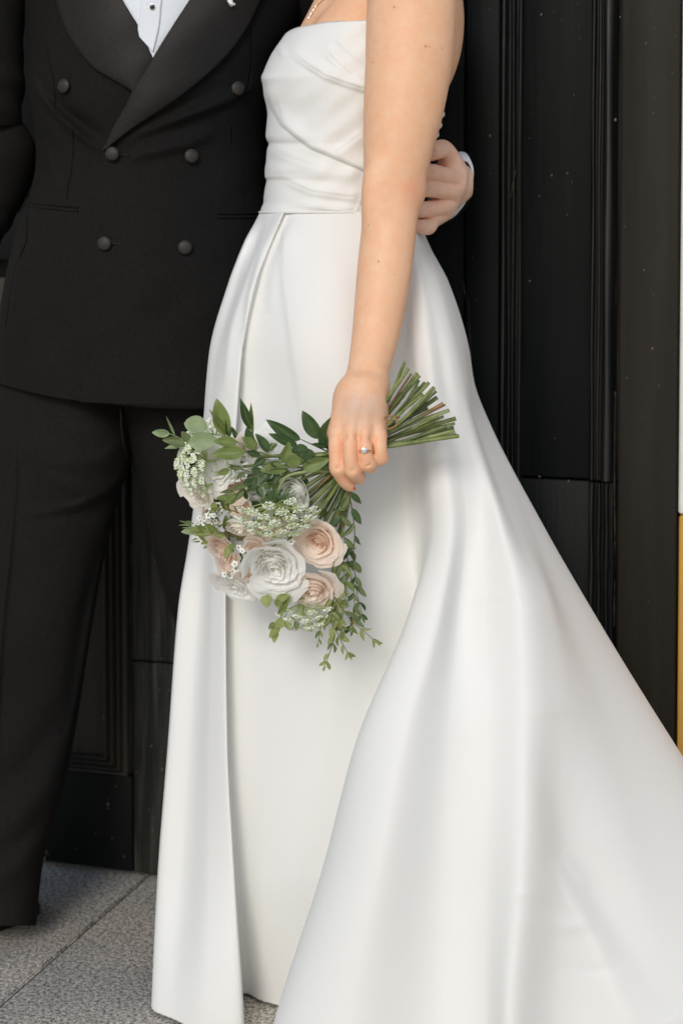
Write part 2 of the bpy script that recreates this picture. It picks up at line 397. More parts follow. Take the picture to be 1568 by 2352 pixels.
# small chips and specks where the paint has come off
def chips(name, parent, spots):
    rr = random.Random(len(spots)); L_ = []
    for x, y, r, e in spots:
        u, z = door_uz(x, y, e); n = 7; ring = []; 
        for lay, (k_, h_) in enumerate(((1.0, -0.0005), (.8, .0006))):
            for j in range(n):
                a = j / n * 2 * math.pi; q = r * k_ * (0.7 + .5 * ((j * 37 + int(x)) % 5) / 5); ring.append(dw(u + q * math.cos(a), e + h_, z + q * 1.5 * math.sin(a)))
        L_.append((np.array(ring), [[j, (j+1) % n, n + (j+1) % n, n + j] for j in range(n)] + [list(range(n, 2 * n))]))
    V, Fc = join(L_); o = obj(name, mesh_from(name, V, Fc, [M['chip']], smooth=False), parent); o['kind'] = 'stuff'
rc = random.Random(9)
sp = [(1242, 33, .0016, -.014), (1125, 312, .0017, 0), (1266, 402, .0012, -.014), (1302, 398, .0012, -.014), (1412, 275, .0018, .004), (1423, 39, .0012, .004), (1482, 99, .0012, .004), (1216, 645, .0013, -.014), (1237, 450, .0010, -.014), (1305, 1105, .0014, -.0125), (1238, 1095, .0013, -.014), (1497, 800, .0016, .004), (1478, 620, .0012, .004)]
sp += [(rc.uniform(1200, 1345), rc.uniform(0, 1090), rc.uniform(.0004, .0009), -.014) for _ in range(14)] + [(rc.uniform(1422, 1555), rc.uniform(0, 1500), rc.uniform(.0004, .0010), .004) for _ in range(16)] + [(rc.uniform(1066, 1140), rc.uniform(0, 800), rc.uniform(.0004, .0009), 0) for _ in range(8)]
chips('paint_chips', rj, sp)
sp = [(200 + rc.uniform(-40, 30), rc.uniform(1450, 1740), rc.uniform(.0006, .0012), -.016) for _ in range(8)] + [(rc.uniform(306, 400), rc.uniform(1150, 1950), rc.uniform(.0006, .0016), 0) for _ in range(16)] + [(rc.uniform(110, 290), rc.uniform(1800, 1970), rc.uniform(.0006, .0014), -.001) for _ in range(12)] + [(104, 1955, .004, -.001), (102, 1972, .003, -.001), (240, 1648, .003, -.016)]
chips('paint_chips', leaf, sp)

# --- plaster wall right of the door and around the doorway
zy = Zd(1566, 1180)
wl = thing('plaster_wall', dw(U(1700), 0, 0), 'white plaster wall with an ochre lower band at the right edge of the black door', 'wall')
ue = U(1563, 600)
V, Fq = bevel_box(ue, ue + 6, -0.1, 0.012, zy + 0.001, 6.0, b=0.004); obj('upper_plaster', mesh_from('upper_plaster', V, [f[::-1] for f in Fq], [M['plaster']]), wl)
ue2 = U(1557, 1500)
V, Fq = bevel_box(ue2, ue + 6, -0.1, 0.014, -0.02, zy - 0.001, b=0.004); obj('ochre_band', mesh_from('ochre_band', V, [f[::-1] for f in Fq], [M['ochre']]), wl)
V, Fq = bevel_box(U(-430) - 6, U(-430), -0.1, 0.012, 0, 6.0, b=0.004); obj('upper_plaster', mesh_from('upper_plaster', V, [f[::-1] for f in Fq], [M['plaster']]), wl)
V, Fq = bevel_box(U(-430) + 0.001, ue - 0.001, -0.1, 0.010, 2.752, 6.0, b=0.004); obj('upper_plaster', mesh_from('upper_plaster', V, [f[::-1] for f in Fq], [M['plaster']]), wl)
# ------------------------------------------------------------------ bride: skirt and bodice
bride = thing('person', (at(780, 2350, 2.34)[0].item(), 2.36, 0), 'woman in a strapless ivory satin wedding gown, left arm lowered, holding a bouquet', 'person')
ROWS = {
 487: [(597,2.42),(612,2.375),(630,2.352),(652,2.328),(655,2.338),(662,2.336),(690,2.32),(760,2.304),(880,2.31),(888,2.312),(895,2.313),(905,2.32),(915,2.325),(925,2.337),(933,2.35),(940,2.365),(949,2.39),(956,2.42),(930,2.5),(780,2.53),(630,2.5)],
 560: [(562,2.375),(582,2.372),(600,2.338),(621,2.32),(623,2.327),(636,2.323),(655,2.302),(760,2.28),(895,2.287),(915,2.286),(925,2.285),(940,2.29),(950,2.3),(958,2.31),(964,2.33),(969,2.35),(976,2.385),(984,2.42),(950,2.53),(780,2.57),(600,2.48)],
 650: [(525,2.375),(550,2.355),(566,2.321),(587,2.303),(591,2.315),(605,2.310),(650,2.283),(770,2.255),(905,2.275),(930,2.27),(945,2.262),(965,2.26),(980,2.27),(995,2.282),(1005,2.295),(1014,2.32),(1023,2.36),(1030,2.42),(985,2.56),(780,2.6),(580,2.48)],
 800: [(482,2.375),(502,2.34),(524,2.306),(556,2.288),(559,2.304),(575,2.296),(672,2.252),(790,2.232),(905,2.262),(930,2.255),(955,2.23),(985,2.225),(1010,2.235),(1030,2.24),(1045,2.255),(1058,2.285),(1069,2.33),(1076,2.4),(1020,2.58),(780,2.61),(560,2.48)],
 875: [(474,2.375),(492,2.335),(516,2.301),(549,2.283),(549,2.305),(566,2.298),(685,2.245),(796,2.225),(905,2.26),(935,2.25),(962,2.222),(993,2.215),(1020,2.225),(1043,2.23),(1060,2.248),(1073,2.28),(1081,2.33),(1087,2.42),(1035,2.58),(780,2.61),(548,2.48)],
 960: [(468,2.375),(484,2.33),(510,2.296),(543,2.278),(541,2.302),(558,2.295),(697,2.24),(802,2.22),(918,2.255),(945,2.245),(970,2.215),(1003,2.205),(1033,2.215),(1058,2.225),(1079,2.245),(1091,2.32),(1104,2.36),(1119,2.42),(1060,2.57),(780,2.6),(540,2.48)],
 1200: [(440,2.375),(474,2.324),(500,2.29),(527,2.272),(521,2.306),(538,2.3),(690,2.235),(810,2.215),(936,2.24),(962,2.23),(996,2.17),(1037,2.15),(1072,2.165),(1108,2.17),(1150,2.155),(1178,2.19),(1212,2.26),(1243,2.36),(1150,2.53),(780,2.56),(520,2.48)],
 1400: [(411,2.352),(458,2.34),(488,2.295),(518,2.265),(508,2.305),(526,2.3),(700,2.225),(830,2.2),(955,2.22),(965,2.215),(943,2.125),(1010,2.1),(1055,2.135),(1110,2.13),(1200,2.1),(1262,2.135),(1290,2.2),(1358,2.33),(1230,2.48),(780,2.52),(500,2.48)],
 1700: [(388,2.352),(440,2.335),(482,2.285),(521,2.258),(510,2.305),(530,2.3),(640,2.25),(740,2.23),(845,2.23),(858,2.22),(822,2.09),(925,2.05),(1032,2.08),(1120,2.072),(1208,2.045),(1290,2.078),(1400,2.14),(1543,2.26),(1400,2.42),(780,2.5),(480,2.48)],
 2000: [(365,2.352),(423,2.33),(480,2.28),(536,2.262),(522,2.315),(545,2.318),(610,2.28),(680,2.26),(770,2.25),(785,2.24),(742,2.095),(865,2.028),(1018,2.058),(1110,2.045),(1196,2.01),(1290,2.045),(1480,2.09),(1740,2.22),(1600,2.36),(800,2.48),(450,2.48)],
 2352: [(346,2.322),(400,2.285),(475,2.25),(557,2.24),(540,2.33),(568,2.372),(598,2.352),(640,2.33),(690,2.3),(705,2.28),(631,2.10),(790,2.02),(1012,2.05),(1110,2.035),(1168,1.985),(1275,2.02),(1560,2.05),(1960,2.17),(1750,2.34),(800,2.46),(420,2.4)],
 2800: [(330,2.335),(380,2.326),(470,2.285),(575,2.27),(560,2.33),(590,2.372),(590,2.352),(600,2.33),(640,2.3),(655,2.28),(520,2.09),(710,2.01),(1005,2.04),(1110,2.03),(1170,1.96),(1240,2.0),(1660,2.02),(2250,2.15),(1900,2.32),(800,2.45),(400,2.4)],
}
def skirt_mesh():
    ks = sorted(ROWS); A = np.array([ROWS[k] for k in ks], float)           # K,N,2
    ys = np.concatenate([np.linspace(487, 1000, 150), np.linspace(1000, 2352, 260)[1:], np.linspace(2352, 2800, 60)[1:]])
    N = A.shape[1]; C = np.zeros((len(ys), N, 2))
    for n in range(N):
        for c in range(2): C[:, n, c] = interp(list(zip(ks, A[:, n, c])), ys)
    # subtle organic wander of the fold lines
    for n in range(1, 17):
        C[:, n, 1] += 0.0025 * np.sin(ys / 170.0 + n * 1.7) * np.clip((ys - 520) / 400, 0, 1)
    seg = np.full(N, 18); seg[[3, 4, 9]] = 14; seg[[5, 6, 7, 11, 12, 13, 15, 16]] = 26; seg[17:] = 10
    idx = np.arange(N); P0 = C[:, (idx - 1) % N]; P1 = C; P2 = C[:, (idx + 1) % N]; P3 = C[:, (idx + 2) % N]
    sc = np.array([1.0, 1600.0])                                           # compare depth and picture units
    def dist(a, b): return np.maximum(np.linalg.norm((a - b) * sc, axis=-1), 1e-3)
    t01, t12, t23 = dist(P0, P1) ** .5, dist(P1, P2) ** .5, dist(P2, P3) ** .5
    m1 = (P2 - P1) + t12[..., None] * ((P1 - P0) / t01[..., None] - (P2 - P0) / (t01 + t12)[..., None])
    m2 = (P2 - P1) + t12[..., None] * ((P3 - P2) / t23[..., None] - (P3 - P1) / (t12 + t23)[..., None])
    cols = []
    for n in range(N):
        for u in np.arange(seg[n]) / seg[n]:
            a, b, ma, mb = P1[:, n], P2[:, n], m1[:, n], m2[:, n]
            cols.append((2*u**3-3*u**2+1)*a + (u**3-2*u**2+u)*ma + (-2*u**3+3*u**2)*b + (u**3-u**2)*mb)
    G = np.stack(cols, 1)                                                  # rows, cols, 2
    X, D = G[..., 0], G[..., 1]; Yg = np.repeat(ys[:, None], X.shape[1], 1)
    front = np.arange(X.shape[1]) < int(np.sum(seg[:17]))
    # soft creases pressed into the cloth
    def crease(pts, h, w, asym=1.0):
        nonlocal D
        d, s, t = polydist(pts, X, Yg); env = np.sin(np.clip(t, 0, 1) * math.pi) ** 0.6
        p = np.exp(-(d / (w * np.where(s > 0, 1.0, asym))) ** 2)
        D = D - np.where(front, h * p * env, 0)
    crease([(1268, 1960), (1312, 2060), (1360, 2150), (1420, 2290), (1500, 2450)], 0.0025, 10, 3)
    crease([(1255, 1640), (1270, 1800), (1310, 1960), (1400, 2100), (1560, 2330)], -0.010, 44, 1.8)
    crease([(1290, 1960), (1330, 2010), (1350, 2040)], 0.002, 12)
    crease([(1230, 2120), (1300, 2130), (1370, 2118)], 0.0015, 14)
    crease([(1280, 2215), (1360, 2230), (1440, 2215)], -0.0012, 16)
    crease([(1080, 1385), (1140, 1372), (1200, 1366)], 0.0015, 8)
    crease([(1150, 2060), (1210, 2052), (1260, 2060)], 0.0012, 12)
    crease([(990, 2080), (1010, 2110), (1020, 2150)], 0.0012, 14)
    crease([(705, 560), (700, 800), (715, 1000)], 0.006, 50, 1.0)
    crease([(655, 490), (652, 640), (672, 800), (697, 960)], 0.004, 9, 4.0)
    crease([(604, 500), (562, 620), (528, 760), (515, 900)], 0.006, 8, 1.6); crease([(640, 492), (600, 580), (572, 680), (560, 800)], 0.006, 7, 1.5); crease([(655, 490), (640, 540), (625, 620), (618, 720)], 0.0035, 12, 1.2)
    crease([(870, 1500), (800, 1700), (730, 1950), (660, 2200)], 0.0, 20)
    P = at(X, Yg, D)
    n1 = np.sin(P[..., 0] * 23 + P[..., 2] * 7) * np.sin(P[..., 2] * 11 + 2) * 0.0012
    P[..., 1] += np.where(front, n1, 0)
    low = P[..., 2] < 0.004; first = np.where(low.any(0), np.argmax(low, 0), P.shape[0])
    for c in range(P.shape[1]):
        k = first[c]
        if k < P.shape[0]:
            P[k:, c] = P[max(k - 1, 0), c]; P[k:, c, 2] = 0.004
    return P.reshape(-1, 3), grid_faces(P.shape[0], P.shape[1], True)
V, Fq = skirt_mesh()
skirt = obj('skirt', mesh_from('skirt', V, Fq, [M['satin']]), bride)

XL = [(40,676),(64,668),(78,655),(92,645),(110,632),(130,620),(150,611),(165,605),(178,600),(195,603),(220,606),(245,612),(262,614),(290,612),(312,610),(320,612),(330,617),(345,613),(370,611),(392,608),(405,608),(414,612),(430,609),(450,606),(465,605),(478,600),(490,597)]
XR = [(40,1015),(120,1022),(240,1016),(300,1004),(340,992),(400,978),(440,966),(490,956)]
HD = [(40,.122),(180,.128),(300,.118),(400,.112),(490,.112)]
def bodice_mesh():
    NA, NV = 520, 260
    a = np.arange(NA) / NA * 2 * math.pi
    top = interp([(0, 76), (.30, 66), (.7, 58), (1.0, 51), (1.57, 47), (1.9, 60), (2.3, 110), (2.8, 190), (3.14, 236), (3.6, 238), (4.2, 225), (5.0, 120), (5.7, 78), (6.2832, 76)], a)
    v = np.linspace(0, 1, NV)[:, None]; y = top[None] + (489 - top[None]) * v
    xl, xr, hd = interp(XL, y), interp(XR, y), interp(HD, y)
    A = np.broadcast_to(a[None], y.shape)
    x = (xl + xr) / 2 - (xr - xl) / 2 * np.cos(A); sn = np.sin(A)
    D = 2.42 - hd * np.sign(sn) * np.abs(sn) ** 0.92
    front = sn > 0
    def drape(pts, h, w_up, w_dn, groove=0.0, gw=3.0, fade=(0.05, 0.95)):
        nonlocal D
        d, s, t = polydist(pts, x, y)
        env = np.clip(t / max(fade[0], 1e-3), 0, 1) * np.clip((1 - t) / max(1 - fade[1], 1e-3), 0, 1)
        up = s < 0                                                       # above a line drawn left to right
        p = np.where(up, np.exp(-(d / w_up) ** 2), np.exp(-(d / w_dn) ** 2))
        D = D - np.where(front, (0.8 * h * p - groove * np.exp(-(d / gw) ** 2)) * env, 0)
    drape([(598, 176), (606, 205), (624, 245), (648, 286), (680, 313), (712, 337), (762, 358), (842, 392)], 0.0085, 26, 3.0, 0.002, 3, (0.02, 1.5))
    drape([(660, 112), (692, 141), (743, 174), (790, 192), (842, 208)], 0.0075, 18, 6, 0.003, 5, (0.25, 1.5))
    drape([(735, 104), (770, 142), (815, 182), (850, 215)], 0.004, 15, 7, 0.002, 5, (0.2, 1.5))
    drape([(765, 75), (800, 110), (850, 150)], 0.003, 13, 9, 0.001, 5, (0.2, 1.5))
    drape([(628, 222), (638, 252), (648, 285)], 0.002, 10, 8, 0.002, 6, (0.4, 0.6))
    drape([(648, 70), (640, 92), (636, 112), (650, 135)], 0.008, 14, 4, 0.002, 4, (0.1, 0.8))
    drape([(640, 408), (672, 424), (712, 441), (790, 453), (830, 456)], 0.0070, 16, 7, 0.003, 6, (0.2, 0.9))
    drape([(660, 466), (720, 474), (800, 482), (840, 486)], 0.004, 9, 6, 0.001, 4, (0.2, 0.95))
    drape([(612, 330), (640, 352), (700, 376), (760, 392)], 0.0040, 18, 12, 0.001, 6, (0.05, 0.6))
    drape([(610, 392), (660, 388), (740, 398), (830, 402)], 0.0035, 18, 14, 0.0, 6, (0.05, 0.9))
    drape([(840, 300), (800, 330), (770, 352)], 0.003, 16, 10, 0.001, 5, (0.2, 0.9))
    drape([(700, 300), (760, 300), (840, 270)], 0.002, 30, 24, 0.0, 5, (0.2, 0.9))
    # side seam
    drape([(842, 414), (832, 446), (817, 489)], 0.0014, 3, 3, 0.0, 2, (0.02, 0.98))
    D = D + np.where(front, 0.0012 * np.sin(x / 13.0 + y / 19.0) * np.sin(y / 23.0), 0)
    # rolled top edge: goes inwards after the first rows
    P = at(x, y, D)
    c = at((xl + xr) / 2, y, np.full_like(y, 2.42))
    inner = P[0] + (c[0] - P[0]) * 0.03 - np.array([0, 0, 0.004]); inner2 = P[0] + (c[0] - P[0]) * 0.05 - np.array([0, 0, 0.03])
    P[0] = P[0] - np.array([0, 0, 0.001]); ring = P[0] + (c[0] - P[0]) * 0.012 + np.array([0, 0, 0.0018])
    P = np.concatenate([inner2[None], inner[None], ring[None], P], 0)
    return P.reshape(-1, 3), grid_faces(P.shape[0], NA, True)
V, Fq = bodice_mesh()
obj('bodice', mesh_from('bodice', V, Fq, [M['bodice']]), bride)
# waist seam piping
a = np.linspace(0, 2 * math.pi, 160, endpoint=False)
xw, dwp = 776.5 - 180.5 * np.cos(a), 2.42 - 0.1165 * np.sign(np.sin(a)) * np.abs(np.sin(a)) ** .95
Pw = at(xw, 487.5 + 0 * a, dwp); Pw = np.vstack([Pw, Pw[:1]])
V, Fq = tube(Pw, 0.0016, 8, cap=False); obj('waist_seam', mesh_from('waist_seam', V, Fq, [M['bodice']]), bride)
# covered buttons down the back edge
bm = bmesh.new(); bmesh.ops.create_uvsphere(bm, u_segments=16, v_segments=10, radius=1.0); btn_me = bpy.data.meshes.new('covered_button'); bm.to_mesh(btn_me); bm.free()
btn_me.materials.append(M['bodice']); btn_me.polygons.foreach_set('use_smooth', np.ones(len(btn_me.polygons), bool))
for x, y in ((1010, 262), (1004, 287), (997, 309), (990, 331), (984, 354), (978, 378)):
    obj('button', btn_me, bride, Matrix.Translation(atv(x, y, 2.435)) @ Matrix.Diagonal((0.0068, 0.0068, 0.0062, 1)))
# ------------------------------------------------------------------ groom: jacket, shirt, trousers, shoes
groom = thing('person', (at(260, 2170, 2.56)[0].item(), 2.56, 0), 'man in a black double-breasted dinner suit standing left of the bride, arm around her back', 'person')
JL = [(-260,70),(-150,52),(0,58),(60,58),(130,61),(170,62),(230,70),(320,84),(380,82),(440,70),(500,46),(560,30),(620,16),(700,2),(800,-8),(940,-14)]
JR = [(-260,640),(-150,690),(0,690),(170,632),(320,608),(440,612),(500,622),(600,646),(700,664),(940,690)]
JD = [(-260,.10),(0,.125),(200,.122),(350,.112),(500,.122),(700,.132),(940,.130)]
JC = [(-260,2.56),(0,2.565),(940,2.575)]
J_CREASES = [ # points, height, width up(left of travel negative side), width other
 ([(62,165),(88,214),(135,266),(180,306),(236,350)], 0.019, 14, 9),
 ([(100,205),(150,258),(205,298),(250,325)], -0.016, 18, 18),
 ([(268,338),(330,300),(420,268),(520,232),(600,190)], 0.014, 18, 14),([(290,320),(350,280),(440,236),(520,190)], -0.006, 14, 14),
 ([(275,372),(340,350),(430,330),(500,300)], 0.012, 20, 16),
 ([(150,350),(120,300),(88,250)], 0.004, 12, 12),
 ([(100,320),(118,380),(135,450)], 0.006, 10, 9),
 ([(80,330),(105,420),(118,450)], -0.003, 9, 9),
 ([(52,500),(46,570),(42,630),(30,720)], 0.011, 11, 11),
 ([(84,500),(82,560),(72,620)], -0.005, 12, 12),
 ([(128,540),(150,600),(160,670)], 0.005, 16, 22),
 ([(95,700),(130,760),(110,850)], -0.003, 30, 30),
 ([(300,480),(320,640),(310,820)], 0.003, 60, 60),
 ([(480,260),(470,400),(440,470)], -0.003, 40, 40),
 ([(300,760),(380,720),(450,650)], -0.003, 40, 40),
]
J_SEAMS = [
 [(141,150),(147,180),(152,205),(160,235),(167,262),(167,300),(168,330),(176,348)],
 [(222,392),(222,430),(218,500),(211,540),(204,575),(203,606)],
 [(82,640),(84,690),(80,730),(62,790),(42,850),(30,920)],
]
J_SEAMS = [[(x/1.0, y) for x, y in s] for s in J_SEAMS]
# seams were measured on an enlarged crop (2.614 x); bring them back
J_SEAMS = [
 [(141,150),(146,180),(155,215),(163,245),(168,275),(168,320),(175,349)],
 [(222,392),(222,440),(217,500),(208,545),(203,600)],
 [(84,636),(83,690),(82,735),(66,790),(45,850),(30,900)],
]
J_SEAMS = [[(109,114),(113,140),(123,180),(129,217),(129,250),(135,268)],[(170,299),(170,340),(166,390),(158,430),(155,464)],[(65,486),(64,520),(63,554),(50,585),(38,609),(30,650),(23,689),(14,760)]]
J_SEAMS += [[(575,60),(578,150),(570,200),(540,240)], [(534,286),(532,340),(529,400),(528,484)]]
def jacket_Y(x, y, detail=True):
    x = np.asarray(x, float); y = np.asarray(y, float); x, y = np.broadcast_arrays(x, y)
    xl, xr, hd, yc = interp(JL, y), interp(JR, y), interp(JD, y), interp(JC, y)
    s = np.clip(np.abs((x - (xl + xr) / 2) / ((xr - xl) / 2)), 0, 0.9995)
    D = yc - hd * (1 - s ** 2.3) ** (1 / 2.1)
    if detail:
        for pts, h, wu, wd in J_CREASES:
            d, sd, t = polydist(pts, x, y); env = np.sin(np.clip(t, 0.0, 1) * math.pi) ** 0.9
            D = D - h * np.where(sd < 0, np.exp(-(d / wu) ** 2), np.exp(-(d / wd) ** 2)) * np.where((t > 0) & (t < 1), 1, 0.85) * np.clip(env, 0, 1)
        D = D + 0.0012 * np.sin(x / 31 + y / 47) * np.sin(y / 39 + 1.3)
    return D
def hem_y(x): return interp([(-40,872),(0,882),(95,906),(190,921),(300,931),(400,937),(520,938),(700,925)], x)
def jacket_mesh():
    NA, NV = 760, 520
    a = np.arange(NA) / NA * 2 * math.pi; v = np.linspace(0, 1, NV)[:, None]
    y0 = -190 + 1120 * v + 0 * a[None]
    xl, xr, hd, yc = interp(JL, y0), interp(JR, y0), interp(JD, y0), interp(JC, y0)
    A = np.broadcast_to(a[None], y0.shape)
    x = (xl + xr) / 2 - (xr - xl) / 2 * np.cos(A)
    sn = np.sin(A); front = sn > 0
    y = -190 + (hem_y(x) + 190) * v
    xl, xr, hd, yc = interp(JL, y), interp(JR, y), interp(JD, y), interp(JC, y)
    x = (xl + xr) / 2 - (xr - xl) / 2 * np.cos(A)
    D = np.where(front, jacket_Y(x, y), yc + hd * 0.95 * np.abs(sn) ** 0.9)
    for s in J_SEAMS:
        d, _, t = polydist(s, x, y); D = D + np.where(front, 0.0046 * np.exp(-(d / 1.3) ** 2) * np.clip(np.minimum(t, 1 - t) * 30, 0, 1), 0)
    P = at(x, y, D); c = at((xl + xr) / 2, y, yc)
    # shoulder closing at the top, hem turned under at the bottom
    tops = [P[0] + (c[0] - P[0]) * k + np.array([0, 0, z]) for k, z in ((1.0, .085), (.7, .07), (.4, .045), (.18, .02))]
    bots = [P[-1] + (c[-1] - P[-1]) * k + np.array([0, 0, z]) for k, z in ((.012, -.0012), (.03, 0.0), (.035, .05), (.04, .12))]
    P = np.concatenate([np.array(tops), P, np.array(bots)], 0)
    return P.reshape(-1, 3), grid_faces(P.shape[0], NA, True)
V, Fq = jacket_mesh()
jacket = obj('jacket', mesh_from('jacket', V, Fq, [M['wool']]), groom)

def panel(name, A, B, surf, prof, mt, parent, nu=30, nv=120, low=-0.002, detail_uv=None, **props):
    """solid strip between two curves lying on a surface; prof(u, t) is its height over the surface"""
    a, b = smoothcurve(A, nv), smoothcurve(B, nv)
    u = np.linspace(0, 1, nu)
    XY = a[:, None] + (b - a)[:, None] * u[None, :, None]
    Up, Tp = np.meshgrid(u, np.linspace(0, 1, nv))
    off = prof(Up, Tp)
    def pad(Z, edge=None):
        return np.pad(Z, ((1, 1), (1, 1)), mode='edge')
    X2, Y2 = pad(XY[..., 0]), pad(XY[..., 1]); O2 = pad(off)
    O2[0, :] = O2[-1, :] = O2[:, 0] = O2[:, -1] = low
    P = at(X2, Y2, surf(X2, Y2) - O2)
    return obj(name, mesh_from(name, P.reshape(-1, 3), grid_faces(*P.shape[:2], flip=True), [mt]), parent, **props)

# shirt in the V
shirt = thing('shirt', atv(350, 60, 2.45), None, None, parent=groom)
panel('shirt_front', [(205,-180),(262,-40),(290,30),(330,110),(352,150)], [(520,-180),(455,-40),(425,30),(372,110),(354,150)], jacket_Y,
      lambda u, t: 0.002 + 0.004 * np.sin(u * math.pi), M['shirt'], shirt)
panel('placket', [(318,-180),(322,0),(317,60),(320,84)], [(395,-180),(372,0),(366,60),(352,120)], jacket_Y,
      lambda u, t: 0.0078 + 0.0012 * np.clip(np.sin(u * math.pi) * 8, 0, 1), M['shirt'], shirt, nu=24, low=0.002)
bm = bmesh.new(); bmesh.ops.create_uvsphere(bm, u_segments=20, v_segments=12, radius=1.0); sm = bpy.data.meshes.new('stud'); bm.to_mesh(sm); bm.free()
sm.materials.append(M['black_gloss']); sm.polygons.foreach_set('use_smooth', np.ones(len(sm.polygons), bool))
ps = atv(350, 16, float(jacket_Y(350, 16)) - 0.0105)
obj('stud', sm, shirt, Matrix.Translation(ps) @ Matrix.Diagonal((0.0036, 0.0022, 0.0036, 1)))
V, Fq = tube([ps + Vector((0.0039 * math.cos(q), 0.0008, 0.0039 * math.sin(q))) for q in np.linspace(0, 2 * math.pi, 25)], 0.0007, 6, False)
obj('stud_rim', mesh_from('stud_rim', V, Fq, [M['silver']]), shirt)
# overlapping front and lapels
def pj(u, t): return (0.0034 + 0.0008 * np.exp(-((u - .012) / .01) ** 2)) * np.clip(1 - u, 0, 1) ** 1.0 * np.clip(t * 9 + 0.25, 0, 1) + 0.0002
panel('front_overlap', [(236,338),(226,400),(214,520),(205,640),(196,760),(190,850),(187,924)], [(560,332),(560,400),(560,520),(560,640),(560,760),(560,850),(560,938)], jacket_Y, pj, M['wool'], jacket, nu=140, nv=360, low=-0.001)
def pl(u, t): return 0.0050 + 0.0035 * np.sin(np.clip(t * 1.1, 0, 1) * math.pi * .5) + 0.0045 * np.sin(u * math.pi) ** .6 * np.clip(1.2 - t, 0.2, 1)
panel('lapel', [(318,224),(340,180),(352,140),(342,112),(322,66),(300,30),(281,-2),(250,-60),(205,-180)], [(304,210),(262,184),(222,160),(194,132),(165,90),(146,52),(130,0),(112,-60),(95,-180)], jacket_Y,
      lambda u, t: 0.0065 + 0.0050 * np.sin(np.clip(u, 0, 1) * math.pi) ** .7, M['lapel'], jacket, nu=50, nv=140)
panel('lapel', [(236,345),(262,290),(290,240),(305,208),(330,168),(350,135),(372,98),(405,46),(436,-2),(470,-60),(540,-180)], [(237,347),(268,322),(310,290),(370,252),(425,212),(490,158),(535,110),(570,58),(598,0),(622,-60),(650,-180)], jacket_Y,
      lambda u, t: 0.0115 + 0.0050 * np.sin(np.clip(u, 0, 1) * math.pi) ** .7 * np.clip(t * 5, .1, 1), M['lapel'], jacket, nu=60, nv=180)
# pocket welts
for A_, B_ in (([(58,459.5),(110,465),(150,469),(179,472)], [(60,465.5),(110,471),(150,475),(179,478)]), ([(60,469),(110,473.5),(150,477.5),(179,480)], [(62,475),(110,480),(150,484),(179,487)]),
               ([(500,486.5),(540,486.5),(600,485)], [(500,492.5),(540,492.5),(600,491)]), ([(500,495.5),(540,495.5),(600,494)], [(500,502),(540,502),(600,500)])):
    panel('pocket_welt', A_, B_, jacket_Y, lambda u, t: 0.0022 + 0.0016 * np.sin(u * math.pi), M['wool'], jacket, nu=10, nv=50)
# buttonholes
def jsurf(x, y): return jacket_Y(x, y) - 0.0036 * np.clip((x - 190) / 20, 0, 1) * np.clip(1 - (x - 220) / 340, 0, 1)
for A_, B_ in (([(272,351.5),(295,354)], [(272,355.5),(295,358)]), ([(255,555.5),(277,559)], [(255,559.5),(277,563)])):
    panel('buttonhole', A_, B_, jsurf, lambda u, t: 0.0012 + 0.0012 * np.abs(np.cos(u * math.pi)), M['lapel'], jacket, nu=10, nv=16)
# covered buttons
bm = bmesh.new(); prof = [(0.0, 1.0), (0.3, .97), (0.6, .86), (0.82, .66), (0.96, .40), (1.0, .2), (0.97, .02), (0.86, -.12), (0.7, -.2), (0.25, -.25), (0.22, -.9)]
NB = 28; rings = []
for r_, z_ in prof[1:]:
    rings.append([bm.verts.new((r_ * math.cos(k / NB * 2 * math.pi), -z_ * 0.40, r_ * math.sin(k / NB * 2 * math.pi))) for k in range(NB)])
c0 = bm.verts.new((0, -0.40, 0))
for k in range(NB): bm.faces.new((c0, rings[0][k], rings[0][(k+1) % NB]))
for i in range(len(rings) - 1):
    for k in range(NB): bm.faces.new((rings[i][k], rings[i+1][k], rings[i+1][(k+1) % NB], rings[i][(k+1) % NB]))
bmesh.ops.recalc_face_normals(bm, faces=bm.faces[:]); bme = bpy.data.meshes.new('button'); bm.to_mesh(bme); bm.free()
bme.materials.append(M['button']); bme.polygons.foreach_set('use_smooth', np.ones(len(bme.polygons), bool))
for x, y in ((147,197),(547,203),(258,353),(440,358),(240,559),(425,568)):
    D = float(jsurf(x, y)); dx = float(jacket_Y(x + 12, y) - jacket_Y(x - 12, y)) / (24 / F_PX * D)
    obj('button', bme, jacket, Matrix.Translation(atv(x, y, D - 0.0062)) @ Matrix.Rotation(math.atan(dx) * .8, 4, 'Z') @ Matrix.Rotation(random.uniform(-.08, .08), 4, 'X') @ Matrix.Diagonal((0.0102, 0.0102, 0.0102, 1)))

# sleeves
def ring_tube(name, pts, radii, mt, parent, n=48, wr=None, seg=90):
    C = smoothcurve([tuple(p) for p in pts], seg); R = smoothcurve([(r, 0) for r in radii], seg)[:, 0]
    R = np.interp(np.linspace(0, 1, seg), np.linspace(0, 1, len(radii)), radii)
    V, Fq = tube(C, R, n); V = np.array(V)
    if wr is not None:
        c = np.repeat(C, n, 0); d = V - c; L = np.linalg.norm(d, axis=1, keepdims=True)
        th = np.tile(np.arange(n) / n * 2 * math.pi, seg); t = np.repeat(np.linspace(0, 1, seg), n)
        V = c + d * (1 + wr(t, th))[:, None]
    return obj(name, mesh_from(name, V, Fq, [mt]), parent)
wr1 = lambda t, th: 0.05 * np.sin(t * 34 + np.sin(th * 2) * 2.0) * np.clip(t * 1.5 - .6, 0, 1) + 0.03 * np.sin(th * 3 + t * 9)
ring_tube('sleeve', [at(20,-150,2.57), at(-8,-40,2.57), at(-20,80,2.57), at(-22,200,2.58), at(-22,288,2.585)], [.052,.048,.049,.052,.044], M['wool'], groom, wr=wr1)
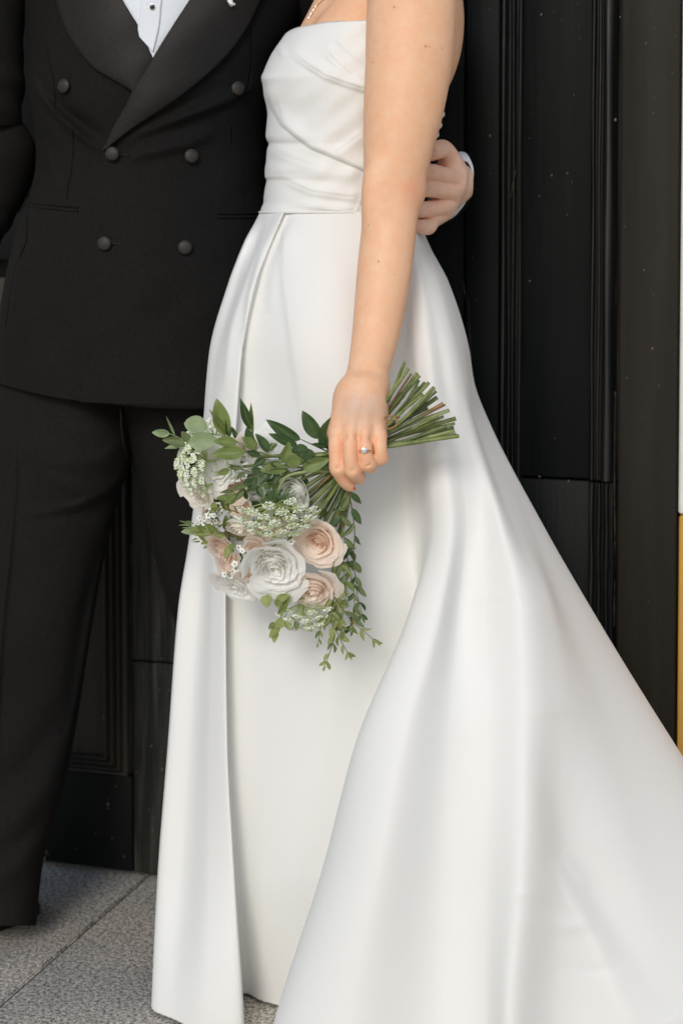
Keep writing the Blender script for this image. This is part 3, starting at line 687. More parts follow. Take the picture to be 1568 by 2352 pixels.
ring_tube('sleeve', [at(-30,270,2.60), at(8,330,2.60), at(8,400,2.62), at(-22,470,2.64), at(-60,540,2.66)], [.030,.0455,.046,.043,.04], M['wool'], groom, wr=wr1)
# his left sleeve passes behind the bride and reaches her back
ring_tube('sleeve', [at(655,-120,2.56), at(735,0,2.60), at(840,180,2.635), at(900,330,2.62), at(985,420,2.585), at(1022,455,2.545)], [.060,.058,.052,.05,.045,.0435], M['wool'], groom, wr=wr1)

# trousers
T1 = {880:(-8,300,2.60),940:(-20,299,2.592),1000:(-42,298,2.575),1050:(-58,298,2.568),1150:(-80,271,2.566),1291:(-105,238,2.565),1480:(-112,205,2.565),1640:(-116,180,2.565),1800:(-118,150,2.565),1900:(-118,120,2.565),2000:(-118,97,2.565),2125:(-118,84,2.562)}
T2 = {880:(250,668,2.585),1000:(285,664,2.59),1050:(300,660,2.59),1150:(329,655,2.59),1260:(351,650,2.59),1360:(375,640,2.59),1450:(409,632,2.59),1500:(425,628,2.59),1640:(430,620,2.58),1800:(420,600,2.565),1900:(405,580,2.55),2000:(395,565,2.54),2110:(380,552,2.53)}
TC1 = [([(300,1060),(262,1120),(180,1160),(60,1180)],.006,14,10),([(296,1085),(250,1150),(160,1185),(110,1190)],-.004,16,12),([(285,1010),(230,1060),(120,1060),(60,1040)],.005,20,14),([(282,1105),(200,1130),(120,1100),(80,1080)],.006,16,16),
       ([(270,1160),(200,1190),(100,1150)],-.006,18,18),([(90,915),(130,945),(180,960)],-.006,18,14),([(120,930),(180,970),(260,990)],.005,20,16),([(60,1060),(90,1100),(100,1180)],-.004,22,22),
       ([(250,1240),(215,1400),(190,1560),(160,1700)],.008,12,12),([(236,1240),(190,1420),(160,1600)],-.006,16,16),([(150,1620),(60,1760),(-40,1840)],-.007,34,30),([(180,1660),(110,1820),(20,1900)],.006,30,30),
       ([(140,1840),(60,1920),(-40,1990)],-.005,24,24),([(120,1900),(50,1990),(-40,2040)],.005,24,24),([(30,960),(36,1100),(20,1291),(8,1400),(0,1500),(-15,1800),(-25,2080)],.0075,7,7)]
TC2 = [([(310,1060),(345,1180),(385,1350),(430,1480)],.005,12,12),([(400,960),(360,1100),(400,1300)],-.004,30,30),([(300,945),(340,950),(380,948)],.003,6,6),([(420,940),(470,1050),(480,1200)],.005,30,30)]
def leg_mesh(T, CR, hd, NA=300, NV=420, taper=1.0):
    ks = sorted(T); a = np.arange(NA) / NA * 2 * math.pi; y = np.linspace(ks[0], ks[-1], NV)[:, None] + 0 * a[None]
    xl, xr, yc = [interp([(k, T[k][i]) for k in ks], y) for i in range(3)]
    A = np.broadcast_to(a[None], y.shape); x = (xl + xr) / 2 - (xr - xl) / 2 * np.cos(A); sn = np.sin(A)
    h = interp([(880, hd), (1300, hd * .9), (1700, hd * .78), (2110, hd * .72)], y)
    D = yc - h * np.sign(sn) * np.abs(sn) ** 0.95
    if CR is TC2: D = np.where(sn > 0, D, yc + np.minimum(h, 0.05 + 0*h) * np.abs(sn))
    for pts, hh, wu, wd in CR:
        d, sd, t = polydist(pts, x, y); env = np.sin(np.clip(t, 0.02, .98) * math.pi) ** .4
        D = D - np.where(sn > 0, hh * np.where(sd < 0, np.exp(-(d / wu) ** 2), np.exp(-(d / wd) ** 2)) * env, 0)
    D = D + 0.0016 * np.sin(x / 37 + y / 61) * np.sin(y / 83 + 1)
    P = at(x, y, D); c = at((xl + xr) / 2, y, yc)
    tops = [P[0] + (c[0] - P[0]) * k for k in (1.0,)]; bots = [P[-1] + (c[-1] - P[-1]) * k + np.array([0, 0, z]) for k, z in ((.02, -.001), (.05, 0), (.06, .04))]
    P = np.concatenate([np.array(tops), P, np.array(bots)], 0)
    return P.reshape(-1, 3), grid_faces(P.shape[0], NA, True)
trousers = thing('trousers', atv(290, 940, 2.57), None, None, parent=groom)
V, Fq = leg_mesh(T1, TC1, 0.105); obj('trouser_leg', mesh_from('trouser_leg', V, Fq, [M['wool_trouser']]), trousers)
V, Fq = leg_mesh(T2, TC2, 0.100); obj('trouser_leg', mesh_from('trouser_leg', V, Fq, [M['wool_trouser']]), trousers)
V, Fq = tube([at(x, y, d) for x, y, d in ((277,936,2.474),(279,980,2.478),(284,1020,2.484),(294,1052,2.50))], 0.0012, 6); obj('fly_seam', mesh_from('fly_seam', V, Fq, [M['wool_trouser']]), trousers)

# shoes: swept sections heel to toe
def shoe_mesh():
    V = []; secs = []
    L = 0.30; NS, NR = 40, 28
    for i in range(NS):
        t = i / (NS - 1); yy = t * L
        w = interp([(0, .012), (.04, .030), (.15, .036), (.4, .034), (.65, .048), (.82, .046), (.94, .030), (1, .008)], t)
        h = interp([(0, .05), (.05, .085), (.25, .10), (.42, .088), (.6, .060), (.8, .044), (.94, .032), (1, .016)], t)
        for k in range(NR):
            th = k / NR * 2 * math.pi; cx = math.cos(th); sz = math.sin(th)
            x = w * np.sign(cx) * abs(cx) ** .8; z = .012 + (h - .012) * (0.5 + 0.5 * np.sign(sz) * abs(sz) ** .75) if sz > -.2 else .010
            V.append((x * (0.86 if z > h * .7 else 1), -yy + 0.09, z))
    F = grid_faces(NS, NR, True, flip=True).tolist() + [list(range(NR)), list(range((NS-1)*NR, NS*NR))[::-1]]
    sole = []
    for zz in (0.001, 0.013):
        for i in range(NS):
            t = i / (NS - 1); w = interp([(0, .014), (.04, .033), (.15, .039), (.4, .035), (.65, .052), (.82, .050), (.94, .034), (1, .010)], t)
            sole += [(-w, -t * L * 1.01 + .0915, zz), (w, -t * L * 1.01 + .0915, zz)]
    n = NS * 2; SF = []
    for i in range(NS - 1):
        b = i * 2
        SF += [[b, b+1, b+3, b+2], [n+b+2, n+b+3, n+b+1, n+b], [b, b+2, n+b+2, n+b], [b+3, b+1, n+b+1, n+b+3]]
    return V, F, sole, SF
SV, SF1, SOV, SOF = shoe_mesh()
upper_me = mesh_from('shoe_upper', SV, SF1, [M['shoe']]); sole_me = mesh_from('sole', SOV, SOF, [M['shoe']])
for x, y, d, r in ((-22, 2050, 2.62, -0.62), (452, 2110, 2.56, 0.30)):
    p = at(x, y, d); sh = obj('shoe', upper_me, groom, Matrix.Translation((p[0], d, 0.0)) @ Matrix.Rotation(r, 4, 'Z') @ Matrix.Diagonal((1.0, 0.95, 1.0, 1)))
    obj('sole', sole_me, sh, W[sh.name])
# ------------------------------------------------------------------ bodies: signed distance fields polygonised as one continuous surface
class Field:
    def __init__(s, lo, hi, h):
        s.lo = np.array(lo, float); s.h = h; s.n = np.ceil((np.array(hi) - s.lo) / h).astype(int) + 1
        s.f = np.full(s.n, 0.05, np.float32)
    def block(s, lo, hi):
        a = np.clip(np.floor((np.array(lo) - s.lo) / s.h).astype(int), 0, s.n); b = np.clip(np.ceil((np.array(hi) - s.lo) / s.h).astype(int) + 1, 0, s.n)
        if np.any(b <= a): return None, None
        sl = tuple(slice(i, j) for i, j in zip(a, b))
        ax = [s.lo[k] + s.h * np.arange(a[k], b[k]) for k in range(3)]
        return sl, [q.astype(np.float32) for q in np.meshgrid(*ax, indexing='ij', sparse=True)]
    def cone(s, p, r1, q, r2, k=0.004, sub=None):
        p = np.array(p, float); q = np.array(q, float); m = max(r1, r2) + k * 2 + 0.006
        sl, X = s.block(np.minimum(p, q) - m, np.maximum(p, q) + m)
        if sl is None: return s
        d = q - p; L2 = d @ d + 1e-12
        t = np.clip(((X[0]-p[0])*d[0] + (X[1]-p[1])*d[1] + (X[2]-p[2])*d[2]) / L2, 0, 1)
        D = np.sqrt((X[0]-p[0]-t*d[0])**2 + (X[1]-p[1]-t*d[1])**2 + (X[2]-p[2]-t*d[2])**2) - (r1 + (r2 - r1) * t)
        s._u(sl, D, k, sub); return s
    def ell(s, c, r, k=0.01, rot=None, sub=None):
        c = np.array(c, float); r = np.array(r, float); m = r.max() + k * 2 + 0.006
        sl, X = s.block(c - m, c + m)
        if sl is None: return s
        Y = [X[i] - c[i] for i in range(3)]
        if rot is not None: R = np.array(rot.to_3x3().transposed()); Y = [R[i][0]*Y[0] + R[i][1]*Y[1] + R[i][2]*Y[2] for i in range(3)]
        k0 = np.sqrt((Y[0]/r[0])**2 + (Y[1]/r[1])**2 + (Y[2]/r[2])**2); k1 = np.sqrt((Y[0]/r[0]**2)**2 + (Y[1]/r[1]**2)**2 + (Y[2]/r[2]**2)**2)
        s._u(sl, k0 * (k0 - 1) / np.maximum(k1, 1e-6), k, sub); return s
    def _u(s, sl, D, k, sub):
        A = s.f[sl]
        if sub:                                                            # smooth carve
            h = np.clip(0.5 - 0.5 * (A + D) / k, 0, 1); s.f[sl] = A * (1 - h) + (-D) * h + k * h * (1 - h)
        else:
            h = np.clip(0.5 + 0.5 * (A - D) / k, 0, 1); s.f[sl] = A * (1 - h) + D * h - k * h * (1 - h)
    def merge(s, o, k):
        h = np.clip(0.5 + 0.5 * (s.f - o.f) / k, 0, 1); s.f = s.f * (1 - h) + o.f * h - k * h * (1 - h)
    def mesh(s):
        f = s.f; ins = f < 0; n = f.shape
        c = np.zeros(tuple(np.array(n) - 1), np.uint8)
        for dx in (0, 1):
            for dy in (0, 1):
                for dz in (0, 1): c += ins[dx:n[0]-1+dx, dy:n[1]-1+dy, dz:n[2]-1+dz]
        act = (c > 0) & (c < 8); I = np.argwhere(act); idx = np.full(c.shape, -1, np.int32); idx[act] = np.arange(len(I))
        acc = np.zeros((len(I), 3)); cnt = np.zeros(len(I))
        E = [((a), (b)) for a in [(0,0,0),(0,0,1),(0,1,0),(0,1,1),(1,0,0),(1,0,1),(1,1,0),(1,1,1)] for b in [(0,0,0),(0,0,1),(0,1,0),(0,1,1),(1,0,0),(1,0,1),(1,1,0),(1,1,1)] if sum(abs(x - y) for x, y in zip(a, b)) == 1 and a < b]
        for a, b in E:
            fa = f[I[:,0]+a[0], I[:,1]+a[1], I[:,2]+a[2]]; fb = f[I[:,0]+b[0], I[:,1]+b[1], I[:,2]+b[2]]
            m = (fa < 0) != (fb < 0); t = np.where(m, fa / np.where(m, fa - fb, 1), 0)
            acc += np.where(m[:, None], np.array(a) + t[:, None] * (np.array(b) - np.array(a)), 0); cnt += m
        V = s.lo + s.h * (I + acc / cnt[:, None]); Q = []
        for ax in range(3):
            o = [(ax + 1) % 3, (ax + 2) % 3]
            sa = [slice(None)] * 3; sb = [slice(None)] * 3; sa[ax] = slice(0, -1); sb[ax] = slice(1, None)
            for q in o: sa[q] = slice(1, -1); sb[q] = slice(1, -1)
            A = ins[tuple(sa)]; B = ins[tuple(sb)]
            P = np.argwhere(A != B); fl = A[A != B]
            P = P.copy(); P[:, o[0]] += 1; P[:, o[1]] += 1
            def g(d0, d1):
                R = P.copy(); R[:, o[0]] -= d0; R[:, o[1]] -= d1; return idx[R[:,0], R[:,1], R[:,2]]
            q = np.stack([g(1,1), g(0,1), g(0,0), g(1,0)], 1)
            q[~fl] = q[~fl][:, ::-1]; Q.append(q)
        Fq = np.vstack(Q); Fq = Fq[(Fq >= 0).all(1)]
        return V, Fq

def set_tint(me, V, red, moles):
    """skin colouring: r = flushed skin (knuckles, fingers), g = moles, b = greyer back of the hand"""
    V = np.asarray(V); T = np.zeros((len(V), 4), np.float32); T[:, 3] = 1
    for p, r, a in red:
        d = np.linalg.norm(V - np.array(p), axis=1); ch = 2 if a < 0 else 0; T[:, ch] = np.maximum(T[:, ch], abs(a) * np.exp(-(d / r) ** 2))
    for p, r in moles:
        d = np.linalg.norm(V - np.array(p), axis=1); T[:, 1] = np.maximum(T[:, 1], np.clip(1.6 - d / r, 0, 1) * 0.8)
    at_ = me.attributes.new('tint', 'FLOAT_COLOR', 'POINT'); at_.data.foreach_set('color', T.ravel())

def p4(x, y, Y):      # hand close-up coordinates
    return at(x / 3.723 + 689.1, y / 3.723 + 765.7, Y)

HY = 2.075
FINGERS = [ # (x, y, depth, radius) along each finger in close-up coordinates, knuckle to tip
 [(318,850,HY+.010,.0098),(308,960,HY+.002,.0092),(312,1060,HY-.001,.0089),(322,1150,HY-.001,.0091),(352,1220,HY+.005,.0083),(392,1278,HY+.012,.0077),(428,1312,HY+.018,.0066)],
 [(436,835,HY+.001,.0102),(430,940,HY-.008,.0094),(430,1060,HY-.011,.0090),(448,1170,HY-.007,.0094),(482,1222,HY+.004,.0084),(505,1236,HY+.020,.0078),(500,1215,HY+.036,.0068)],
 [(556,850,HY+.000,.0098),(556,940,HY-.008,.0088),(560,1040,HY-.010,.0086),(580,1115,HY-.005,.0090),(596,1138,HY+.008,.0080),(600,1130,HY+.024,.0074),(585,1110,HY+.036,.0064)],
 [(672,870,HY+.004,.0090),(680,940,HY-.002,.0083),(684,1010,HY-.003,.0081),(686,1062,HY+.002,.0083),(688,1072,HY+.012,.0074),(680,1062,HY+.024,.0068),(665,1050,HY+.034,.0058)],
]
def bride_body():
    lo = at(680, 1150, 2.02); hi = at(1085, -120, 2.52)
    lo = np.array([at(640, 0, 2.4)[0] - .02, 2.035, float(at(0, 1140, 2.08)[2])]); hi = np.array([at(1070, 0, 2.42)[0] + .012, 2.535, 1.50])
    B = Field(lo, hi, 0.00155)
    A = at
    # torso: chest, ribs, back, shoulder
    B.ell(A(808, 215, 2.415), (.092, .098, .095), .03)
    B.ell(A(946, 66, 2.452), (.0735, .078, .128), .02, rot=Matrix.Rotation(0.07, 4, 'Y'))
    B.cone(A(815, 330, 2.42), .090, A(830, 150, 2.42), .085, .03)
    B.cone(A(780, 100, 2.40), .056, A(862, -90, 2.40), .058, .03)
    B.cone(A(800, 90, 2.345), .040, A(910, -60, 2.335), .050, .03)
    # arm
    arm = [(948,-95,2.335,.056),(946,0,2.292,.0585),(942,80,2.268,.0580),(938,150,2.255,.0560),(926,250,2.243,.0515),(916,320,2.237,.0462),(909,380,2.233,.0415),(904,430,2.230,.0378),(896,500,2.222,.0348),(885,600,2.206,.0348),(874,690,2.185,.0326),(862,770,2.163,.0292),(850,830,2.142,.0262),(840,872,2.126,.0246)]
    C = smoothcurve([(*A(x, y, d), r) for x, y, d, r in arm], 44)
    for i in range(len(C) - 1): B.cone(C[i][:3], C[i][3], C[i+1][:3], C[i+1][3], .003)
    B.ell(A(950, 440, 2.238), (.009, .015, .014), .022)                      # elbow bone
    B.ell(A(862, 446, 2.205), (.016, .014, .04), .02)
    # wrist widening into the back of the hand
    Wr = at(838, 884, 2.118)
    B.cone(Wr + np.array([-.010, 0, 0]), .0175, Wr + np.array([.012, 0, 0]), .0185, .010)
    mc = [(318,850,HY+.010), (436,835,HY+.003), (556,850,HY+.003), (668,870,HY+.008)]
    cp = [(440,500,HY+.028), (505,490,HY+.024), (570,490,HY+.024), (630,505,HY+.028)]
    for (ax, ay, ad), (bx, by, bd), r1 in zip(cp, mc, (.0150, .0150, .0145, .0135)):
        B.cone(p4(ax, ay, ad), r1 + .002, p4(bx, by, bd + .002), r1 - .0040, .012)
        B.cone(p4(ax, ay, ad + .008), r1, p4(bx, by, bd + .014), r1 - .003, .012)
    B.cone(p4(495, 640, HY + .019), .0175, p4(575, 640, HY + .019), .017, .016)
    # thumb: leaves the side of the palm and closes behind the stems
    B.cone(p4(400, 560, HY + .040), .016, p4(330, 800, HY + .058), .0125, .012)
    B.cone(p4(330, 800, HY + .058), .0115, p4(390, 980, HY + .085), .0100, .006)
    B.cone(p4(390, 980, HY + .085), .0100, p4(470, 1080, HY + .088), .0085, .004)
    G = Field(B.lo, B.lo + (B.n - 1) * B.h, B.h); 
    fr = []
    zt = int((p4(0, 700, HY)[2] - B.lo[2]) / B.h) + 12
    G2 = Field(B.lo, [hi[0], hi[1], p4(0, 700, HY)[2]], B.h)
    del G
    for fg in FINGERS:
        Fi = Field(G2.lo, [hi[0], 2.17, p4(0, 700, HY)[2]], B.h)
        C = smoothcurve([(*p4(x, y, d), r) for x, y, d, r in fg], 30)
        for i in range(len(C) - 1): Fi.cone(C[i][:3], C[i][3], C[i+1][:3], C[i+1][3], .0012)
        kx = fg[3]; Fi.ell(p4(kx[0], kx[1], kx[2] - .001), (.0088, .0085, .0085), .006)   # middle knuckle
        s = tuple(slice(0, q) for q in Fi.n); A2 = G2.f[s]; h = np.clip(0.5 + 0.5 * (A2 - Fi.f) / .0012, 0, 1); G2.f[s] = A2 * (1 - h) + Fi.f * h - .0012 * h * (1 - h)
        fr.append(C)
    s = tuple(slice(0, q) for q in np.minimum(G2.n, B.n)); A2 = B.f[s]; O = G2.f[s]; k = .0045
    h = np.clip(0.5 + 0.5 * (A2 - O) / k, 0, 1); B.f[s] = A2 * (1 - h) + O * h - k * h * (1 - h)
    # grooves: knuckle creases, tendons, wrist line, arm-pit crease
    for fg, w in zip(FINGERS, (24, 24, 22, 18)):
        x, y, d, r = fg[3]
        for dy in (-16, 0, 15):
            B.cone(p4(x - w*.7, y + dy + 3, d - r - .0011), .0005, p4(x + w*.7, y + dy - 3, d - r - .0011), .0005, .0022, sub=True)
    for (x, y, d), (x2, y2, d2) in zip(mc, mc[1:]):
        xm = (x + x2) / 2; B.cone(p4(xm, (y + y2) / 2 + 36, HY - .010), .0026, p4(xm + 3, (y + y2) / 2 - 30, HY - .010), .0016, .008, sub=True)
    B.cone(p4(385, 420, 2.094), .0006, p4(715, 497, 2.098), .0006, .003, sub=True)
    for x, y, d in mc: B.ell(p4(x, y + 2, d - .0058), (.0072, .0062, .0075), .007)
    for (x, y, d), (ax, ay, ad) in zip(mc[1:], cp[1:]): B.cone(p4(x, y - 20, d - .0052), .0042, p4(ax * .55 + x * .45, ay * .55 + y * .45, ad * .5 + d * .5 - .008), .0030, .010)
    C = smoothcurve([A(823, 50, 2.275), A(832, 75, 2.238), A(845, 104, 2.215)], 12)
    for i in range(11): B.cone(C[i], .002, C[i+1], .002, .010, sub=True)
    V, Fq = B.mesh()
    return V, Fq, fr
V, Fq, FR = bride_body()
# neck and head above the frame
def head(cx, cy, cz, face, s=1.0):
    """coarse head and neck looking along the unit vector face"""
    f = np.array(face, float); f /= np.linalg.norm(f); r = np.array([-f[1], f[0], 0]); u = np.array([0, 0, 1.0]); c = np.array([cx, cy, cz])
    rot = Matrix((( *f,), (*r,), (*u,))).transposed().to_4x4()
    P = lambda a, b, z: c + (f * a + r * b + u * z) * s
    Hd = Field(c - .16 * s - np.array([0, 0, .16]), c + .16 * s, .004)
    Hd.ell(P(-.01, 0, .03), np.array([.095, .075, .095]) * s, .02, rot=rot); Hd.ell(P(.03, 0, -.035), np.array([.060, .055, .075]) * s, .03, rot=rot)
    Hd.cone(P(.095, 0, .005), .007 * s, P(.112, 0, -.03), .011 * s, .012)
    for q in (-1, 1):
        Hd.ell(P(.088, q * .031, .012), np.array([.016, .016, .011]) * s, .012, rot=rot, sub=True); Hd.ell(P(.072, q * .031, .010), np.array([.0125, .0135, .011]) * s, .003, rot=rot)
        Hd.ell(P(-.005, q * .076, .0), np.array([.020, .009, .032]) * s, .006, rot=rot)
    Hd.cone(P(.084, -.018, -.060), .006 * s, P(.084, .018, -.060), .006 * s, .006); Hd.cone(P(.080, -.017, -.069), .006 * s, P(.080, .017, -.069), .006 * s, .005)
    Hd.cone(P(-.025, 0, -.06), .052 * s, P(-.035, 0, -.17), .055 * s, .02)
    return Hd.mesh(), P, rot
bc = at(850, -330, 2.40); (hv, hf), HP, hrot = head(bc[0], 2.40, 1.64, (-0.93, -.1, 0), .96)
Vn, Fn_ = tube([[bc[0] + .03, 2.41, 1.555], [bc[0] + .035, 2.41, 1.50], [bc[0] + .035, 2.405, 1.455], [bc[0]+.03, 2.40, 1.40]], [.053, .053, .062, .09], 40)
Va, Fa_ = tube(smoothcurve([tuple(at(905,-60,2.47)), tuple(at(880,60,2.53)), tuple(at(860,320,2.55)), tuple(at(820,400,2.52)), tuple(at(760,430,2.49)), tuple(at(715,436,2.48))], 40), np.interp(np.linspace(0, 1, 40), [0, .5, .9, 1], [.05, .036, .024, .012]), 24)
off1 = len(V); off2 = off1 + len(hv); off3 = off2 + len(Vn)
Vall = np.vstack([V, hv, Vn, Va]); Fall = np.vstack([Fq, hf + off1, np.array([q for q in Fn_ if len(q) == 4]) + off2, np.array([q for q in Fa_ if len(q) == 4]) + off3])
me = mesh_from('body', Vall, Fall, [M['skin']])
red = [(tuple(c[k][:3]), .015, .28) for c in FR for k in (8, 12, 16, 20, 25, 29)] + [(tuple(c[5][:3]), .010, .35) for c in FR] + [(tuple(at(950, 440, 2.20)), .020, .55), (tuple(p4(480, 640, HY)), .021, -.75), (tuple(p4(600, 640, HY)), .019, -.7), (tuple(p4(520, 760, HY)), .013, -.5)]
moles = [(tuple(at(905, 16, 2.232)), .0011), (tuple(at(977, 106, 2.215)), .0012), (tuple(at(984, 106, 2.218)), .0007), (tuple(at(869, 601, 2.173)), .0011), (tuple(at(846, 517, 2.2)), .0007), (tuple(at(1015, 111, 2.245)), .0008), (tuple(at(855, 143, 2.23)), .0007)]
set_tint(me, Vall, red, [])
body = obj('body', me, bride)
# moles: nearest surface vertices on the camera side
Vf = np.asarray(V); at_ = me.attributes['tint']; buf = np.zeros(len(Vall) * 4, np.float32); at_.data.foreach_get('color', buf); buf = buf.reshape(-1, 4)
for x, y, r in ((905,16,.0011),(977,106,.0012),(985,107,.0006),(869,601,.0011),(846,518,.0006),(1015,111,.0007),(855,143,.0007),(833,110,.0005)):
    c0 = np.array([0, 0, H]); dr = at(x, y, 2.0) - c0; dr /= np.linalg.norm(dr); w = Vf - c0; tt_ = w @ dr; dd = np.linalg.norm(w - tt_[:, None] * dr, axis=1)
    m_ = dd < r * 2.2; 
    if m_.any():
        near = tt_[m_].min(); sel = m_ & (tt_ < near + .01); buf[np.where(sel)[0], 1] = np.maximum(buf[np.where(sel)[0], 1], np.clip(1.7 - dd[sel] / r, 0, 1) * .75)
at_.data.foreach_set('color', buf.ravel())
# hair, gathered up
Hh = Field(HP(-.16, -.12, -.10), HP(-.16, -.12, -.10) + 0.001, .004)
Hc = np.array(HP(0, 0, 0)); Hh = Field(Hc - .17, Hc + .17, .004)
Hh.ell(HP(-.022, 0, .042), (.098, .082, .092), .01, rot=hrot); Hh.ell(HP(-.10, 0, -.01), (.045, .05, .045), .02, rot=hrot)
Hh.ell(HP(.085, 0, -.02), (.075, .085, .085), .01, rot=hrot, sub=True)
hv, hf = Hh.mesh(); obj('hair', mesh_from('hair', hv, hf, [M['hair']]), bride)
# red nail on the forefinger, bare nail edges elsewhere are hidden by the grip
def nail(p, direction, normal, w, l, mt, parent, name='nail'):
    d = Vector(direction).normalized(); n = Vector(normal); n = (n - d * n.dot(d)).normalized(); s = d.cross(n); V = []
    for i in range(9):
        t = i / 8
        for j in range(7):
            u = j / 6 * 2 - 1; ww = w * (1 - .25 * (t ** 4)); ed = 1 - 0.35 * t * u * u
            V.append(Vector(p) + d * (l * t * ed - l * .5) + s * (u * ww / 2) + n * (-.0016 * u * u * (w / .009) + 0.0004 * math.sin(t * 3)))
    V = [tuple(v) for v in V]; k = len(V); V += [tuple(Vector(v) - n * .0005) for v in V]
    F = grid_faces(9, 7).tolist(); F += [[q + k for q in f[::-1]] for f in F]
    return obj(name, mesh_from(name, V, F, [mt]), parent)
tip = FR[0][-1][:3]; td = FR[0][-1][:3] - FR[0][-6][:3]
nail(p4(440, 1322, tip[1] - .0062), (.8, .35, -.30), (.35, -.9, -.35), .0088, .0115, M['nail_red'], bride)

# ------------------------------------------------------------------ groom's body (left arm, hand, neck and head)
def g2(x, y, Y):   # close-up coordinates of his hand
    return at(x / 6.827 + 903.5, y / 6.827 + 290.9, Y)
GY = 2.352
def groom_body():
    lo = np.array([at(925, 0, GY)[0], 2.29, float(at(0, 560, GY)[2])]); hi = np.array([at(1085, 0, 2.45)[0], 2.60, float(at(0, 300, GY)[2])])
    B = Field(lo, hi, .0012)
    # wrist, palm
    B.cone(g2(985, 900, 2.56), .027, g2(960, 880, 2.45), .027, .01)
    mc = [(935, 850, GY+.040), (900, 1060, GY+.042), (800, 1260, GY+.040), (680, 1410, GY+.036)]
    for x, y, d in mc:
        B.cone(g2(960, 900, 2.45), .022, g2(x - 20, y, d + .004), .0130, .012)
    B.cone(g2(910, 800, GY + .05), .016, g2(760, 1280, GY + .05), .015, .012)
    B.cone(g2(960, 720, GY + .055), .017, g2(930, 900, GY + .05), .018, .012)
    B.cone(g2(950, 790, 2.44), .020, g2(890, 560, GY + .045), .014, .012)
    Gs = []
    fingers = [
     [(905,600,GY+.050,.0150),(860,440,GY+.036,.0125),(770,345,GY+.024,.0120),(700,370,GY+.016,.0122),(640,405,GY+.010,.0110),(590,440,GY+.008,.0085)],
     [(900,800,GY+.032,.0125),(760,745,GY+.012,.0115),(600,720,GY+.002,.0112),(520,720,GY+.004,.0105),(440,730,GY+.012,.0098),(380,740,GY+.02,.0088)],
     [(880,1020,GY+.034,.0125),(720,990,GY+.012,.0115),(560,970,GY+.001,.0115),(470,985,GY+.003,.0105),(400,1000,GY+.010,.0098),(330,1010,GY+.018,.0088)],
     [(790,1240,GY+.034,.0120),(640,1280,GY+.014,.0108),(500,1300,GY+.003,.0108),(430,1320,GY+.003,.0100),(360,1340,GY+.010,.0092),(300,1360,GY+.016,.0085)],
     [(670,1400,GY+.034,.0110),(590,1500,GY+.018,.0104),(540,1570,GY+.006,.0106),(460,1570,GY-.001,.0098),(400,1568,GY-.002,.0090),(355,1560,GY+.001,.0078)],
    ]
    G = Field(B.lo, B.lo + (B.n - 1) * B.h, B.h)
    for fg in fingers:
        C = smoothcurve([(*g2(x, y, d), r) for x, y, d, r in fg], 24)
        Fi = Field(B.lo, B.lo + (B.n - 1) * B.h, B.h)
        for i in range(len(C) - 1): Fi.cone(C[i][:3], C[i][3], C[i+1][:3], C[i+1][3], .0015)
        G.merge(Fi, .0012); Gs.append(C)
    B.merge(G, .007)
    B.cone(g2(720, 600, GY + .012), .004, g2(900, 560, GY + .022), .001, .008, sub=True)
    for x, y, r in ((590,740,.0112),(520,985,.0115),(470,1310,.0108)):
        for dx in (-18, 4, 26): B.cone(g2(x + dx + 12, y - 40, GY + .001 - r), .0006, g2(x + dx - 12, y + 44, GY + .001 - r), .0006, .002, sub=True)
    V, Fq = B.mesh(); return V, Fq, Gs
V, Fq, GS = groom_body()
ga = [at(985, 420, 2.60), at(960, 420, 2.625), at(840, 180, 2.635), at(735, 0, 2.60), at(600, -150, 2.57)]
ga[0] = g2(985, 900, 2.545)
va, fa = tube(smoothcurve(ga, 40), np.linspace(.027, .045, 40), 24)
gc = at(345, -330, 2.56); (hv, hf), GP, grot = head(gc[0], 2.56, 1.68, (.55, -.8, 0), 1.05)
vn, fn = tube([[gc[0], 2.57, 1.58], [gc[0], 2.57, 1.50], [gc[0], 2.565, 1.42]], [.058, .062, .085], 40)
Vs = [V, hv, va, vn]; Fs = [Fq, hf, np.array([q for q in fa if len(q) == 4]), np.array([q for q in fn if len(q) == 4])]
o_ = 0; FF = []
for v_, f_ in zip(Vs, Fs): FF.append(f_ + o_); o_ += len(v_)
Vall = np.vstack(Vs); me = mesh_from('body', Vall, np.vstack(FF), [M['skin_m']])
set_tint(me, Vall, [(tuple(c[k][:3]), .014, .5) for c in GS for k in (0, 10, 23)] + [(tuple(g2(800, 560, GY + .04)), .014, .9)], [])
obj('body', me, groom)
Hc = np.array(GP(0, 0, 0)); Hh = Field(Hc - .17, Hc + .17, .004)
Hh.ell(GP(-.022, 0, .045), (.104, .086, .096), .01, rot=grot); Hh.ell(GP(.085, 0, -.03), (.080, .09, .09), .01, rot=grot, sub=True)
hv, hf = Hh.mesh(); obj('hair', mesh_from('hair', hv, hf, [M['hair']]), groom)
nail(g2(592, 405, GY - .0025), (-1, .1, -.5), (-.25, -1, .35), .011, .012, M['nail'], groom)
nail(g2(372, 1562, GY - .0100), (-1, 0.1, .05), (-.3, -1, .25), .009, .011, M['nail'], groom)
